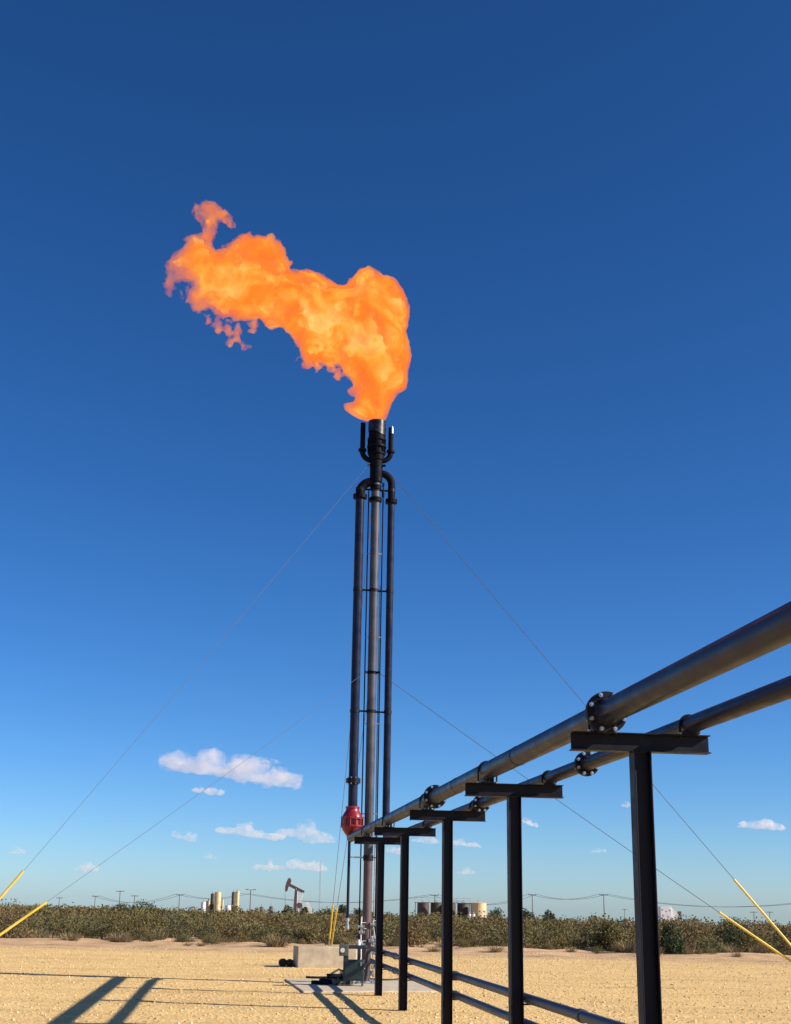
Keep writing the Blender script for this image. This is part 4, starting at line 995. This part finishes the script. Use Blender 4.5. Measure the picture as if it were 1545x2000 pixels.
def cloud(x0, x1, y0, y1, label, seed, shear=0.0, dens=1.0):
    cx, cyp = (x0 + x1) / 2, (y0 + y1) / 2
    el = math.atan2(1760 - cyp, F_PX); D = min(1150 / math.tan(el), 26000.0)
    c = at_y(cx, cyp, D); k = F_PX / D; rx, rz = (x1 - x0) / 2 / k, (y1 - y0) / 2 / k; ry = rx * .55
    g = np.random.default_rng(seed)
    nx = int(np.clip((x1 - x0) * .42, 26, 110)); h = 2.5 * rx / nx
    gx = np.arange(-1.25 * rx, 1.25 * rx, h); gy = np.arange(-1.3 * ry, 1.3 * ry, h * 1.3); gz_ = np.arange(-1.5 * rz, 1.6 * rz, h * .8)
    X, Y, Z = np.meshgrid(gx, gy, gz_, indexing='ij')
    nblob = 14 if x1 - x0 > 200 else 9 if x1 - x0 > 90 else 5
    Fv = np.full(X.shape, -9.0)
    for i in range(nblob):
        t = (i + .5) / nblob * 2 - 1; bx = t * .78 * rx; bw = rx * g.uniform(.16, .40) * (5 / nblob) ** .25; bh = rz * g.uniform(.35, 1.05) * (1 - .5 * abs(t)); by = g.uniform(-.3, .3) * ry
        bz = -rz * .35 + bh * .45 + shear * t * rz * -.6
        Fv = np.maximum(Fv, 1 - np.sqrt(((X - bx) / bw) ** 2 + ((Y - by) / (ry * .6)) ** 2 + ((Z - bz) / np.where(Z > bz, bh, bh * .6)) ** 2))
    s = 2.2 / rx
    nz_ = fbm(np.stack([X * s, Y * s, Z * s * 1.6], -1) * (1.6 if x1 - x0 > 200 else 1.0), 5, .70, seed * 3.1)
    Fv = Fv + nz_ * .58 - .01
    Fv[0] = Fv[-1] = -1; Fv[:, 0] = Fv[:, -1] = -1; Fv[:, :, 0] = Fv[:, :, -1] = -1
    Vc = surface_nets(Fv, np.zeros(3), 1.0)
    V, Q = Vc
    V = V * np.array([gx[1] - gx[0], gy[1] - gy[0], gz_[1] - gz_[0]]) + np.array([gx[0], gy[0], gz_[0]])
    o = link('cloud', np_mesh('cloud', V, Q, True), cloud_mat('cloud_vapour', dens * .85 / ry)); o.location = tuple(c)
    return tag(o, label, 'cloud', 'small fair weather clouds low over the horizon')
CL = [(312, 606, 1464, 1546, 'largest white cloud, left of the stack, low in the blue sky', 1, .55, 1.1), (368, 444, 1527, 1560, 'small flat cloud just under the largest cloud', 2, .4, .9),
      (412, 552, 1602, 1646, 'long thin cloud left of the red arrestor, left half of its band', 3, .5, .9), (542, 660, 1608, 1652, 'thin cloud nearest the red arrestor, right half of its band', 4, .5, .6), (336, 386, 1617, 1650, 'small wispy cloud left of the long thin band', 5, .3, .5),
      (397, 426, 1665, 1681, 'tiny cloud puff above the tall cream vessel', 6, .2, .5), (492, 564, 1677, 1708, 'low flat cloud above the pump jack, left one', 7, 0, .7), (556, 648, 1670, 1711, 'low flat cloud above the pump jack behind the radio mast', 8, .2, .8),
      (146, 197, 1684, 1708, 'small cloud alone low at the left', 9, 0, .6), (14, 52, 1654, 1673, 'faint small cloud at the far left edge', 10, 0, .4), (1436, 1538, 1596, 1628, 'long white cloud at the right edge above the yellow sleeves', 11, .3, .9),
      (1018, 1054, 1590, 1622, 'white puff right beside the second support post', 12, .4, .9), (884, 948, 1635, 1661, 'flat cloud just right of the third support post', 13, .4, .8), (800, 862, 1632, 1652, 'thin cloud between the third and fourth supports', 14, .3, .6),
      (752, 788, 1649, 1673, 'cloud between the two farthest supports', 15, .3, .7), (888, 931, 1694, 1713, 'low faint cloud above the tank battery', 16, 0, .5), (1148, 1190, 1653, 1670, 'faint wisp low left of the nearest support', 17, 0, .35), (1212, 1240, 1562, 1582, 'tiny wisp touching the left side of the nearest support', 18, 0, .5)]
for a in CL: cloud(*a)
